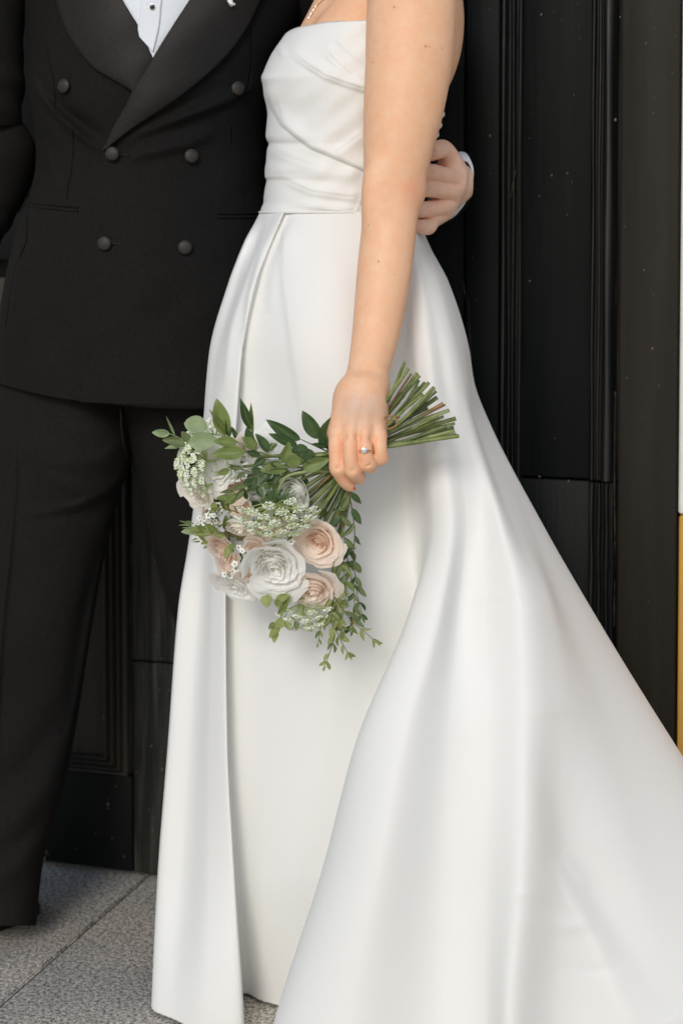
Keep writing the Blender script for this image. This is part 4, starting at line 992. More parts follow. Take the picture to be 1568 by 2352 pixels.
# white shirt cuff round his wrist
cpts = [g2(1075, 640, 2.47), g2(1090, 900, 2.455), g2(1000, 1130, 2.455), g2(860, 1290, 2.46)]
Cc = g2(935, 930, 2.475)
def cuff(name, ctr, rx, rz, tilt, d0, d1, mt, th=.0022):
    V = []; n = 64; cs, sn = math.cos(tilt), math.sin(tilt)
    for k, (dd, s) in enumerate(((d0 + .001, .80 - th / rx), (d0, .80 - th / rx * .3), (d0 + .001, .82), (d0 + .022, 1.0), (d1, 1.02), (d1, .94), (d0 + .03, .90))):
        for j in range(n):
            a = j / n * 2 * math.pi; x, z = rx * s * math.cos(a), rz * s * math.sin(a)
            V.append(ctr + np.array([x * cs - z * sn, dd, x * sn + z * cs]) + np.array([-.25, 0, 0]) * dd)
    return obj(name, mesh_from(name, V, grid_faces(7, n, True, flip=True), [mt]), groom)
cuff('shirt_cuff', Cc, .0235, .051, -.28, -.024, .05, M['shirt'])
cuff('sleeve_hem', g2(905, 960, 2.50), .029, .056, -.30, -.012, .06, M['wool'])

# ------------------------------------------------------------------ rings
rp = p4(557, 1002, HY - .0092)
ring = thing('ring', tuple(rp), "rose gold diamond solitaire ring with a plain band on the woman's ring finger", 'ring')
for k, (dz, tl) in enumerate(((-.0011, .07), (.0011, .02))):
    a = np.linspace(0, 2 * math.pi, 49); R_ = .0096
    pts = np.stack([rp[0] + R_ * np.cos(a), rp[1] + R_ * np.sin(a), rp[2] + dz + tl * R_ * np.cos(a)], 1)
    Vt, Ft = tube(pts, .00075, 10, False); obj('band', mesh_from('band', Vt, Ft, [M['gold']]), ring)
bm = bmesh.new(); nn = 12
lv = [[bm.verts.new((math.cos((k + o) / nn * 2 * math.pi) * r_, math.sin((k + o) / nn * 2 * math.pi) * r_, z_)) for k in range(nn)] for r_, z_, o in ((.55, .30, 0), (.86, .18, .5), (1, .05, 0), (1, -.04, 0))]
for A_, B_ in zip(lv, lv[1:]):
    for k in range(nn): bm.faces.new((A_[k], B_[k], B_[(k+1) % nn], A_[(k+1) % nn]))
bm.faces.new(lv[0]); cc = bm.verts.new((0, 0, -.75))
for k in range(nn): bm.faces.new((lv[-1][k], cc, lv[-1][(k+1) % nn]))
bmesh.ops.recalc_face_normals(bm, faces=bm.faces[:]); dm = bpy.data.meshes.new('diamond'); bm.to_mesh(dm); bm.free(); dm.materials.append(M['diamond'])
sp = Vector(p4(548, 1003, HY - .0205)); obj('diamond', dm, ring, Matrix.Translation(sp) @ Matrix.Rotation(math.radians(90), 4, 'X') @ Matrix.Scale(.0038, 4))
for k in range(6):
    a = k / 6 * 2 * math.pi + .3; e = sp + Vector((.0037 * math.cos(a), -.0006, .0037 * math.sin(a))); s0 = sp + Vector((.0014 * math.cos(a), .005, .0014 * math.sin(a)))
    Vt, Ft = tube([s0, (s0 + e) / 2 + Vector((.0008 * math.cos(a), 0, .0008 * math.sin(a))), e], [.0005, .0005, .0006], 6); obj('prong', mesh_from('prong', Vt, Ft, [M['gold']]), ring)

# necklace
nk = thing('necklace', at(720, 30, 2.37).tolist(), "fine rose gold necklace with tiny leaves on the woman's chest", 'necklace')
chain = [at(x, y, d) for x, y, d in ((709,43,2.345),(716,32,2.338),(724,18,2.330),(736,6,2.325),(752,-8,2.322),(790,-40,2.33),(840,-80,2.345))]
Vt, Ft = tube(smoothcurve(chain, 60), .0007, 6); obj('chain', mesh_from('chain', Vt, Ft, [M['gold']]), nk)
for k, (x, y) in enumerate(((709,41),(712,38),(713,33),(717,30),(719,24),(722,21),(725,16),(728,13))):
    bm = bmesh.new(); bmesh.ops.create_icosphere(bm, subdivisions=2, radius=1.0); lm = bpy.data.meshes.new('bead'); bm.to_mesh(lm); bm.free(); lm.materials.append(M['gold'] if k % 2 else M['diamond'])
    obj('bead', lm, nk, Matrix.Translation(atv(x, y, 2.330)) @ Matrix.Rotation(.6 * (-1) ** k, 4, 'Y') @ Matrix.Diagonal((.0011, .0009, .0024, 1)))
# ------------------------------------------------------------------ bouquet
def c3(x, y, Y): return at(x / 2.56 + 306.3, y / 2.56 + 804.0, Y)
PXM = lambda Y=2.09: Y / F_PX                                # metres per picture unit at that depth
bq = thing('bouquet', tuple(p4(520, 960, HY + .03)), 'bridal bouquet of blush and white roses, lace flowers and trailing greenery', 'bouquet')
def see_through(m, f, c):
    out = [n for n in m.node_tree.nodes if n.type == 'OUTPUT_MATERIAL'][0]; t = nd(m, 'ShaderNodeBsdfTranslucent'); t.inputs['Color'].default_value = (*c, 1)
    x = nd(m, 'ShaderNodeMixShader'); x.inputs[0].default_value = f; lk(m, bsdf(m).outputs[0], x.inputs[1]); lk(m, t.outputs[0], x.inputs[2]); lk(m, x.outputs[0], out.inputs['Surface'])
def petal_mat(name, c, deep):
    m = mat(name, c, 0.55, 0.25)
    a = nd(m, 'ShaderNodeAttribute'); a.attribute_name = 'along'
    lk(m, ramp(m, a.outputs['Fac'], [(0.15, deep), (0.85, c)]), bsdf(m).inputs['Base Color'])
    add_bump(m, noise_tex(m, tc(m), 160, 3), 0.15, 0.0008)
    see_through(m, 0.40, tuple(min(1, q * 1.05) for q in c)); return m
M['p_blush'] = petal_mat('blush_petal', (0.96, 0.87, 0.79), (0.96, 0.78, 0.64))
M['p_pale'] = petal_mat('pale_blush_petal', (0.95, 0.88, 0.82), (0.95, 0.80, 0.69))
M['p_white'] = petal_mat('white_petal', (0.96, 0.96, 0.94), (0.96, 0.95, 0.90))
M['p_cream'] = petal_mat('cream_petal', (0.96, 0.93, 0.87), (0.96, 0.90, 0.79))
def leaf_mat(name, c, c2, rough=0.42):
    m = mat(name, c, rough, 0.45); n = noise_tex(m, tc(m, 'Object'), 3.0, 3)
    lk(m, ramp(m, n, [(0.3, c), (0.7, c2)]), bsdf(m).inputs['Base Color']); add_bump(m, noise_tex(m, tc(m), 9, 3), 0.15, 0.01)
    see_through(m, 0.22, (c2[0]*1.6, c2[1]*1.7, c2[2]*.9)); return m
M['l_dark'] = leaf_mat('dark_leaf', (0.050, 0.090, 0.036), (0.078, 0.130, 0.052))
M['l_mid'] = leaf_mat('green_leaf', (0.15, 0.20, 0.06), (0.22, 0.28, 0.10))
M['l_pale'] = leaf_mat('pale_leaf', (0.24, 0.32, 0.18), (0.34, 0.42, 0.25), 0.5)
M['l_olive'] = leaf_mat('olive_leaf', (0.23, 0.26, 0.085), (0.32, 0.35, 0.14), 0.5)
M['l_grey'] = leaf_mat('grey_green_leaf', (0.125, 0.165, 0.07), (0.18, 0.23, 0.105), 0.5)
def stem_mat(name, c, c2):
    m = mat(name, c, 0.45, 0.4); n = noise_tex(m, tc(m), 60, 4)
    lk(m, ramp(m, n, [(0.35, c), (0.65, c2)]), bsdf(m).inputs['Base Color']); add_bump(m, noise_tex(m, tc(m), 220, 3), 0.3, 0.001); return m
M['s_green'] = stem_mat('green_stem', (0.12, 0.165, 0.045), (0.26, 0.30, 0.11))
M['s_dark'] = stem_mat('dark_stem', (0.065, 0.10, 0.032), (0.15, 0.19, 0.07))
M['s_pale'] = stem_mat('pale_stem', (0.22, 0.29, 0.11), (0.33, 0.38, 0.17))
M['s_brown'] = stem_mat('brown_stem', (0.26, 0.15, 0.055), (0.36, 0.22, 0.09))
M['s_red'] = stem_mat('reddish_twig', (0.13, 0.065, 0.035), (0.18, 0.10, 0.05))
M['cut'] = mat('cut_end', (0.30, 0.32, 0.16), 0.8, 0.2)
M['floret'] = mat('lace_floret', (0.84, 0.86, 0.74), 0.6, 0.3, Subsurface_Weight=0.2, Subsurface_Scale=0.004)
M['floret_g'] = mat('green_floret', (0.50, 0.58, 0.26), 0.6, 0.3)
M['ray'] = mat('lace_stalk', (0.42, 0.52, 0.20), 0.55, 0.3)
M['ray_d'] = mat('lace_bract', (0.14, 0.22, 0.09), 0.55, 0.3)
M['wax'] = mat('wax_petal', (0.86, 0.85, 0.82), 0.5, 0.3, Subsurface_Weight=0.2, Subsurface_Scale=0.004)
M['wax_c'] = mat('wax_centre', (0.30, 0.26, 0.07), 0.6, 0.3)

def petal(t, Rr, rnd, ruffle, openness, tall, pe=False):
    nu, nv = 11, 10; V = []; along = []
    Rk = Rr * (.10 + .66 * t ** .9); h = Rr * ((1.16 - .12 * t ** 2) if pe else (1.34 - .50 * t ** 1.3)) * tall * rnd.uniform(.93, 1.06); dl = math.radians(62 + 34 * (1 - t) ** 1.5 if pe else 50 + 46 * (1 - t) ** 1.5)
    ph = rnd.uniform(0, 6); ph2 = rnd.uniform(0, 6); sk = rnd.uniform(-.16, .16); fold = rnd.uniform(-.4, .4); tilt = rnd.uniform(-.04, .08) * (.3 + t); off = Rr * .05 * t * rnd.uniform(-1, 1)
    for j in range(nv):
        for i in range(nu):
            u = i / (nu - 1) * 2 - 1; v = j / (nv - 1)
            vm = 1 - .16 * abs(u) ** 2.4 - .07 * math.exp(-((u - fold) / .18) ** 2)
            vv = v * vm
            th = u * dl * (0.30 + .70 * min(1, v * 1.7) ** .7)
            rho = Rk * (1 - (1 - vv) ** 2.4) ** .55 * (1 + .16 * u)
            if t < .45: rho *= 1 - .45 * (1 - t / .45) * vv ** 2
            lip = max(0, (vv - .70) / .30)
            rho += Rr * openness * (.05 + .10 * t + .26 * max(0, t - .45)) * lip ** 1.4 + Rr * tilt * vv * 2
            z = -Rr * .62 + h * (vv - openness * (.05 + .16 * t) * lip ** 2.4)
            w = ruffle * Rr * v ** 2 * (math.sin(u * 5.1 + ph) + .7 * math.sin(u * 10 + ph2))
            rho += w * .8; z += w * .4 + sk * Rr * u * v * .6
            V.append((rho * math.cos(th) + off, rho * math.sin(th), z)); along.append(.25 + v * .75 * (.6 + .4 * t))
    return V, grid_faces(nv, nu), along
def rose(center, axis, Rr, n, mt, seed, name='rose', label=None, ruffle=.03, openness=1.0, tall=1.0, stretch=(1.06, 1.06, .52)):
    pe = name == 'peony'; n = int(n * (.85 if pe else 1.25)); ruffle *= 1.1; Rr *= 1.16
    rnd = random.Random(seed); ax = Vector(axis).normalized(); q = ax.to_track_quat('Z', 'Y').to_matrix().to_4x4()
    Mx = Matrix.Translation(Vector(center)) @ q @ Matrix.Diagonal((*stretch, 1))
    V, Fq, al = [], [], []
    bm = bmesh.new(); bmesh.ops.create_uvsphere(bm, u_segments=12, v_segments=8, radius=Rr * .34)
    me = bpy.data.meshes.new(name)
    for v in bm.verts: v.co = Vector((v.co.x, v.co.y, v.co.z * 1.2 - Rr * .42))
    bm.to_mesh(me); bm.free(); me.materials.append(mt); me.attributes.new('along', 'FLOAT', 'POINT').data.foreach_set('value', np.full(len(me.vertices), .3, np.float32))
    root = obj(name, me, bq, Mx)
    if label: root['label'] = label
    for k in range(n):
        t = ((k + .5) / n); V, Fq, al = petal(t, Rr, rnd, ruffle * (.5 + t), openness, tall, pe)
        me = mesh_from('petal', V, Fq, [mt]); a = me.attributes.new('along', 'FLOAT', 'POINT'); a.data.foreach_set('value', np.array(al, np.float32))
        obj('petal', me, root, Mx @ Matrix.Rotation(k * 2.39996 + rnd.uniform(-.2, .2), 4, 'Z'))
    return root
r_ = lambda px: px / 2.56 * PXM()
rose(c3(1090, 1130, 2.095), (-.30, -1, -.30), r_(140), 26, M['p_blush'], 1, label='open blush rose with a tight spiral heart', ruffle=.022)
rose(c3(1062, 1405, 2.105), (-.10, -.75, -.60), r_(138), 24, M['p_pale'], 2, label='pale blush rose at the bottom, turned downwards', ruffle=.02, tall=1.1)
rose(c3(828, 1275, 2.080), (.10, -.90, -.42), r_(178), 30, M['p_white'], 3, name='peony', label='large white peony with loose ruffled petals', ruffle=.045, openness=.75)
rose(c3(960, 830, 2.115), (-.55, -.62, -.35), r_(104), 18, M['p_white'], 4, label='white rose bud beside the stems', ruffle=.015, openness=.5, tall=1.25)
rose(c3(500, 680, 2.125), (-.55, -.75, .12), r_(138), 26, M['p_white'], 5, name='peony', ruffle=.05, openness=1.0)
rose(c3(585, 790, 2.13), (-.4, -.85, -.1), r_(96), 20, M['p_blush'], 6, ruffle=.03)
rose(c3(378, 845, 2.135), (-.60, -.65, -.40), r_(112), 18, M['p_cream'], 7, name='peony', ruffle=.06, openness=1.1)
rose(c3(765, 565, 2.15), (-.10, -.75, .60), r_(130), 22, M['p_white'], 8, name='peony', ruffle=.05)
rose(c3(655, 570, 2.145), (-.30, -.85, .40), r_(80), 16, M['p_pale'], 21, ruffle=.04)
rose(c3(640, 1030, 2.115), (-.15, -.50, -.80), r_(98), 16, M['p_cream'], 9, ruffle=.012, openness=.4, tall=1.3)
rose(c3(800, 1075, 2.13), (-.1, -.8, -.5), r_(92), 20, M['p_blush'], 10, ruffle=.03)
rose(c3(525, 1175, 2.135), (-.60, -.60, -.50), r_(118), 24, M['p_blush'], 11, ruffle=.03)
rose(c3(605, 1395, 2.125), (-.35, -.65, -.60), r_(112), 18, M['p_white'], 12, name='peony', ruffle=.07, openness=1.1)
rose(c3(640, 935, 2.135), (-.2, -.8, -.2), r_(76), 16, M['p_blush'], 13, ruffle=.03)
rose(c3(665, 1320, 2.13), (-.2, -.8, -.5), r_(66), 16, M['p_pale'], 14, ruffle=.03)
rose(c3(560, 1290, 2.14), (-.5, -.6, -.5), r_(76), 16, M['p_pale'], 15, ruffle=.03)
rose(c3(900, 1010, 2.14), (.1, -.7, -.6), r_(70), 14, M['p_cream'], 16, ruffle=.02, openness=.5)
rose(c3(450, 960, 2.16), (-.5, -.8, -.1), r_(60), 12, M['p_blush'], 17, ruffle=.04)

rose(c3(700, 790, 2.15), (-.3, -.9, .1), r_(92), 16, M['p_white'], 41, name='peony', ruffle=.05)
rose(c3(720, 1175, 2.125), (-.2, -.9, -.3), r_(84), 18, M['p_pale'], 42, ruffle=.03)
rose(c3(470, 1090, 2.15), (-.6, -.8, -.2), r_(84), 16, M['p_cream'], 43, name='peony', ruffle=.05)
rose(c3(420, 730, 2.14), (-.7, -.7, -.1), r_(88), 16, M['p_white'], 44, name='peony', ruffle=.05)

# lace flowers
def ico(r, sub=1):
    bm = bmesh.new(); bmesh.ops.create_icosphere(bm, subdivisions=sub, radius=r); V = np.array([v.co[:] for v in bm.verts]); Fq = [[v.index for v in f.verts] for f in bm.faces]; bm.free(); return V, Fq
ICO = ico(1.0, 1)
def frame(ax):
    a = np.array(ax, float); a /= np.linalg.norm(a); r = np.cross(a, [0.2, .9, .3]); r /= np.linalg.norm(r); return a, r, np.cross(a, r)
def umbel(base, axis, L, spread, n, seed, per=20, fl=.00135, stalk=None, bract=False):
    rnd = random.Random(seed); a, r, s = frame(axis); base = np.array(base); per0 = per
    me = mesh_from('lace_flower', *[np.array(q) if k == 0 else q for k, q in enumerate(tube([base - a * .012, base - a * .004, base + a * .002], [.0016, .0019, .0010], 8))], [M['ray']])
    root = obj('lace_flower', me, bq); rays = []; white = []; green = []
    for k in range(n):
        q = math.sqrt((k + .5) / n); th = q * spread; ph = k * 2.39996
        d = a * math.cos(th) + (r * math.cos(ph) + s * math.sin(ph)) * math.sin(th); Lk = L * rnd.uniform(.9, 1.03) * (0.80 + .2 * q)
        tipp = base + d * Lk; mid = base + d * Lk * .5 + a * (-.06 * Lk)
        rays.append(tube([base, mid, tipp], [.0007, .0006, .0005], 5, False))
        _, r2, s2 = frame(d * .5 + a)
        per = int(per0 * 1.35)
        for j in range(per):
            qq = math.sqrt((j + .5) / per) * .0075 * (L / .045); p2 = j * 2.39996 + k
            e = tipp + (r2 * math.cos(p2) + s2 * math.sin(p2)) * qq + (d * .5 + a * .5) * (.004 - qq * .25) + np.array([rnd.uniform(-1, 1) for _ in range(3)]) * .0008
            if j % 4 == 0: rays.append(tube([tipp, e], [.0004, .0003], 4, False))
            V = ICO[0] * fl * rnd.uniform(.7, 1.35) * np.array([1, 1, .8]) + e
            (white if rnd.random() < .78 else green).append((V, ICO[1]))
    for nm, L_, mt in (('stalks', rays, M['ray']), ('florets', white, M['floret']), ('green_florets', green, M['floret_g'])):
        V, Fq = join(L_); o = obj(nm, mesh_from(nm, V, Fq, [mt]), root); o['kind'] = 'stuff'
    if bract:
        L_ = []
        for k in range(90):
            th = rnd.uniform(1.4, 2.6); ph = rnd.uniform(0, 6.28); d = a * math.cos(th) + (r * math.cos(ph) + s * math.sin(ph)) * math.sin(th); b = base + d * .004; ln = rnd.uniform(.012, .026)
            bend = np.array([rnd.uniform(-.3, .3) for _ in range(3)]) - a * .5
            m1 = b + d * ln * .5; e = m1 + (d + bend) * ln * .5; L_.append(tube([b, m1, e], [.0006, .0004, .00015], 4, False))
            for q in range(3):
                f0 = b + (e - b) * (.4 + .2 * q); L_.append(tube([f0, f0 + (d + np.array([rnd.uniform(-.8, .8) for _ in range(3)])) * .005], [.0003, .0001], 4, False))
        V, Fq = join(L_); o = obj('bracts', mesh_from('bracts', V, Fq, [M['ray_d']]), root); o['kind'] = 'stuff'
    if stalk is not None:
        V, Fq = tube(smoothcurve(stalk + [tuple(base - a * .01)], 24), .0019, 8); obj('stem', mesh_from('stem', V, Fq, [M['s_pale']]), root)
    return root
u1 = umbel(c3(838, 905, 2.068), (0.05, -.42, -.90), .0475, 1.42, 40, 1, per=24, bract=True, stalk=[tuple(c3(1160, 712, 2.09)), tuple(c3(1020, 715, 2.085)), tuple(c3(900, 745, 2.085)), tuple(c3(850, 830, 2.075))])
u1['label'] = 'lace flower seen from below, with feathery green bracts'
umbel(c3(430, 650, 2.115), (-.88, -.38, .12), .040, 1.25, 34, 2, per=24)
umbel(c3(480, 520, 2.14), (-.35, -.45, .8), .024, 1.1, 14, 3, per=18)
umbel(c3(1010, 1490, 2.125), (0.0, -.30, -.95), .038, 1.35, 30, 4, per=22)
umbel(c3(1180, 1420, 2.14), (.4, -.3, -.8), .026, 1.2, 12, 5, per=18)
umbel(c3(430, 800, 2.105), (-.5, -.8, -.1), .012, 1.3, 9, 6, per=10, fl=.0008)

# wax flowers: five white petals and a greenish heart
def wax_mesh():
    bm = bmesh.new(); rr = .0050
    for k in range(5):
        a = k / 5 * 2 * math.pi; vs = []
        for i in range(10):
            b = i / 10 * 2 * math.pi; x = rr * .62 + rr * .42 * math.cos(b); y = rr * .38 * math.sin(b); z = .0012 * (x / rr) ** 2
            vs.append(bm.verts.new((x * math.cos(a) - y * math.sin(a), x * math.sin(a) + y * math.cos(a), z)))
        c = bm.verts.new((rr * .62 * math.cos(a), rr * .62 * math.sin(a), -.0002))
        for i in range(10): bm.faces.new((vs[i], vs[(i+1) % 10], c))
    n0 = len(bm.faces); V, Fq = ICO; vs = [bm.verts.new((p[0] * .0016, p[1] * .0016, p[2] * .0009 + .0004)) for p in V]
    for f in Fq: bm.faces.new([vs[i] for i in f])
    V2, F2 = tube([(0, 0, 0), (0, 0, -.0035), (0, .001, -.012)], [.0018, .0011, .0004], 6); vs = [bm.verts.new(p) for p in V2]
    for f in F2: bm.faces.new([vs[i] for i in f])
    me = bpy.data.meshes.new('wax_flower'); bm.to_mesh(me); bm.free(); me.materials.append(M['wax']); me.materials.append(M['wax_c'])
    for i, p in enumerate(me.polygons): p.material_index = 0 if i < 50 else 1; p.use_smooth = True
    return me
WX = wax_mesh(); rw = random.Random(5)
for cx, cy, n, sp, Y in ((615, 735, 5, 42, 2.085), (470, 985, 10, 62, 2.10), (430, 1010, 4, 50, 2.11), (645, 1190, 2, 20, 2.078), (605, 1275, 3, 26, 2.085), (925, 1120, 1, 10, 2.062), (600, 1180, 2, 30, 2.09), (560, 1320, 3, 34, 2.095), (380, 1030, 3, 40, 2.12)):
    for k in range(n):
        q = math.sqrt((k + .4) / n) * sp; a = k * 2.4 + cx; p = c3(cx + q * math.cos(a), cy + q * math.sin(a), Y + rw.uniform(-.004, .006))
        d = Vector((math.cos(a) * q / sp * .8 + rw.uniform(-.3, .3), -1, -math.sin(a) * q / sp * .8 + rw.uniform(-.3, .3)))
        obj('wax_flower', WX, bq, Matrix.Translation(Vector(p)) @ d.to_track_quat('Z', 'Y').to_matrix().to_4x4() @ Matrix.Rotation(rw.uniform(0, 6), 4, 'Z') @ Matrix.Scale(rw.uniform(.7, 1.0), 4))

# leaves
def leaf_mesh(shape, droop, fold):
    nv, nu = 13, 7; V = []
    for j in range(nv):
        t = j / (nv - 1); w = (math.sin(math.pi * t ** shape[0]) ** shape[1]) * .5 * (1 if j else .04)
        if j == nv - 1: w = .01
        for i in range(nu):
            u = i / (nu - 1) * 2 - 1
            V.append((t, u * w, droop * (t * t - .2 * t) + fold * abs(u) * w + .02 * math.sin(t * 9 + u * 2)))
    return V, grid_faces(nv, nu)
LM = {}
def get_leaf(kind, mt):
    key = (kind, mt)
    if key not in LM:
        V, Fq = leaf_mesh(*{'ov': ((.85, .75), -.10, .35), 'ov2': ((1.0, .8), -.20, .55), 'sl': ((.9, 1.0), -.14, .5), 'sl2': ((.8, 1.1), .12, .4), 'rd': ((1.1, .6), -.05, .3)}[kind])
        LM[key] = mesh_from('leaf', V, Fq, [M[mt]])
    return LM[key]
rl = random.Random(11)
def leaf(base, tip, width, kind, mt, parent, roll=0.0):
    b, t = Vector(base), Vector(tip); d = t - b; L = d.length; x = d.normalized(); toward = Vector((0, -1, .25))
    z = (toward - x * toward.dot(x)).normalized(); y = z.cross(x); z2 = z * math.cos(roll) + y * math.sin(roll); y2 = z2.cross(x)
    Mx = Matrix.Identity(4)
    for r in range(3): Mx[r][0] = x[r] * L; Mx[r][1] = y2[r] * width; Mx[r][2] = z2[r] * L * .8; Mx[r][3] = b[r]
    return obj('leaf', get_leaf(kind, mt), parent, Mx)
def sprig(pts, r0, r1, mt='s_green', n=30):
    V, Fq = tube(smoothcurve([tuple(c3(*p)) for p in pts], n), np.linspace(r0, r1, n), 7)
    return obj('sprig', mesh_from('sprig', V, Fq, [M[mt]]), bq)
def lf(spr, bx, by, tx, ty, w, kind, mt, Y0, Y1=None, roll=None):
    Y1 = Y0 if Y1 is None else Y1
    leaf(c3(bx, by, Y0), c3(tx, ty, Y1), w * 1.12 / 2.56 * PXM(), kind, mt, spr, rl.uniform(-.35, .35) if roll is None else roll)
A_ = sprig([(1150, 610, 2.115), (1000, 640, 2.10), (860, 625, 2.085), (740, 602, 2.078), (650, 560, 2.078), (560, 515, 2.08), (450, 490, 2.085)], .0013, .0007)
for q in [(440,455,300,430,98,'rd','l_pale'),(545,505,488,288,92,'ov','l_mid'),(488,520,322,545,98,'rd','l_pale'),(610,545,470,535,58,'ov','l_mid'),(660,600,455,615,78,'ov','l_mid'),(560,500,448,350,34,'sl','l_mid'),(565,515,545,405,34,'sl','l_dark'),
          (690,470,628,285,50,'sl','l_dark'),(705,495,690,308,26,'sl','l_mid'),(700,552,665,455,50,'ov','l_dark'),(795,602,722,492,52,'ov','l_dark'),(728,578,640,512,56,'ov','l_mid'),(880,662,916,542,56,'ov','l_mid'),(942,698,938,608,82,'rd','l_mid'),(750,620,655,595,34,'sl','l_dark'),(600,520,580,450,26,'sl','l_dark')]:
    lf(A_, *q, 2.078, 2.070)
B_ = sprig([(1160, 605, 2.11), (1060, 560, 2.10), (985, 525, 2.095)], .0010, .0006, 's_dark')
for q in [(982,527,780,412,66,'ov','l_dark'),(1098,520,992,360,82,'ov','l_dark'),(1105,582,1196,376,88,'ov2','l_dark'),(965,565,798,492,52,'ov','l_dark'),(1030,582,915,595,56,'ov','l_dark'),(1060,595,970,645,62,'ov','l_dark'),(1150,570,1040,552,30,'sl','l_dark'),(1155,600,1120,500,40,'sl','l_dark')]:
    lf(B_, *q, 2.098, 2.088)
C_ = sprig([(1165, 660, 2.105), (1050, 690, 2.09), (900, 690, 2.082), (780, 710, 2.082), (690, 790, 2.084)], .0016, .0009, 's_dark')
for q in [(990,697,1152,640,72,'ov','l_mid'),(905,700,745,705,66,'ov','l_mid'),(820,700,735,795,58,'ov','l_dark'),(1155,690,1088,692,34,'ov','l_dark'),(870,690,800,660,40,'ov','l_dark'),(760,720,690,700,44,'ov','l_dark'),(1000,660,900,640,50,'ov','l_mid'),(700,760,640,800,40,'ov','l_dark'),(1060,660,980,610,46,'ov','l_dark'),
          (690,830,722,735,56,'ov','l_dark'),(670,880,645,808,28,'sl','l_dark'),(780,640,700,690,44,'sl','l_dark'),(850,700,820,790,40,'sl2','l_dark'),(720,800,760,870,40,'ov','l_dark')]:
    lf(C_, *q, 2.086, 2.080)
D_ = sprig([(700, 720, 2.09), (620, 700, 2.082), (540, 712, 2.08)], .0007, .0004, 's_dark')
for q in [(640,692,553,690,30,'sl','l_grey'),(565,706,492,730,36,'ov','l_mid'),(600,700,560,670,20,'sl','l_grey'),(670,800,570,820,32,'sl','l_grey'),(592,832,508,838,24,'sl','l_grey'),(580,880,488,868,42,'ov','l_mid'),(650,815,590,895,34,'sl','l_grey'),(620,845,535,900,40,'ov','l_mid'),(600,870,565,910,26,'sl','l_mid'),(660,720,600,760,26,'sl','l_grey')]:
    lf(D_, *q, 2.078, 2.070)
E_ = sprig([(420, 560, 2.11), (330, 545, 2.105), (280, 520, 2.10), (215, 492, 2.10)], .0009, .0005, 's_pale')
for q in [(285,527,170,530,42,'ov','l_grey'),(215,492,110,484,44,'ov','l_pale'),(320,552,220,550,54,'ov','l_grey'),(285,566,186,576,30,'sl','l_pale'),(330,530,285,480,46,'ov','l_grey'),(247,508,192,386,14,'sl2','l_pale'),(205,490,130,470,20,'sl','l_pale')]:
    lf(E_, *q, 2.10, 2.095)
F_ = sprig([(650, 1105, 2.10), (570, 1085, 2.09), (500, 1070, 2.085), (400, 1075, 2.085), (300, 1065, 2.09)], .0009, .0005, 's_red')
for q in [(400,1062,283,1068,46,'ov','l_pale'),(475,1078,360,1088,40,'sl','l_olive'),(440,1070,365,1030,34,'sl','l_mid'),(500,1068,415,1018,34,'sl','l_mid'),(582,1142,538,1225,46,'ov','l_olive'),(586,1136,572,1186,30,'ov','l_mid'),(440,1130,396,1140,22,'sl','l_olive'),(430,1156,412,1166,14,'sl','l_olive'),(360,1022,270,1004,12,'sl','l_pale'),(352,1036,268,1028,12,'sl','l_pale'),(372,1050,288,1044,12,'sl','l_pale'),(345,1015,290,1010,10,'sl','l_pale'),
          (420,1060,330,1060,34,'ov','l_olive'),(540,1090,470,1085,30,'sl','l_olive'),(380,1110,340,1122,9,'sl','l_olive'),(395,1125,345,1130,9,'sl','l_olive'),(490,905,455,925,34,'ov','l_olive'),(520,930,455,940,16,'sl','l_olive'),(480,915,440,965,14,'sl','l_olive')]:
    lf(F_, *q, 2.086, 2.078)
G_ = sprig([(1160, 1420, 2.12), (1000, 1460, 2.105), (900, 1480, 2.098), (860, 1590, 2.095), (830, 1660, 2.092)], .0010, .0005, 's_green')
for q in [(784,1435,784,1514,66,'ov','l_olive'),(838,1475,918,1438,44,'ov','l_olive'),(850,1552,925,1445,34,'sl','l_mid'),(885,1590,832,1630,54,'ov','l_olive'),(862,1622,798,1692,44,'ov','l_olive'),(842,1642,825,1722,38,'ov','l_olive'),(895,1592,915,1648,32,'sl','l_olive'),(955,1590,958,1648,32,'sl','l_grey'),(832,1602,794,1642,28,'sl','l_mid'),(870,1500,830,1470,40,'ov','l_olive'),(900,1470,850,1520,44,'ov','l_olive')]:
    lf(G_, *q, 2.094, 2.086)
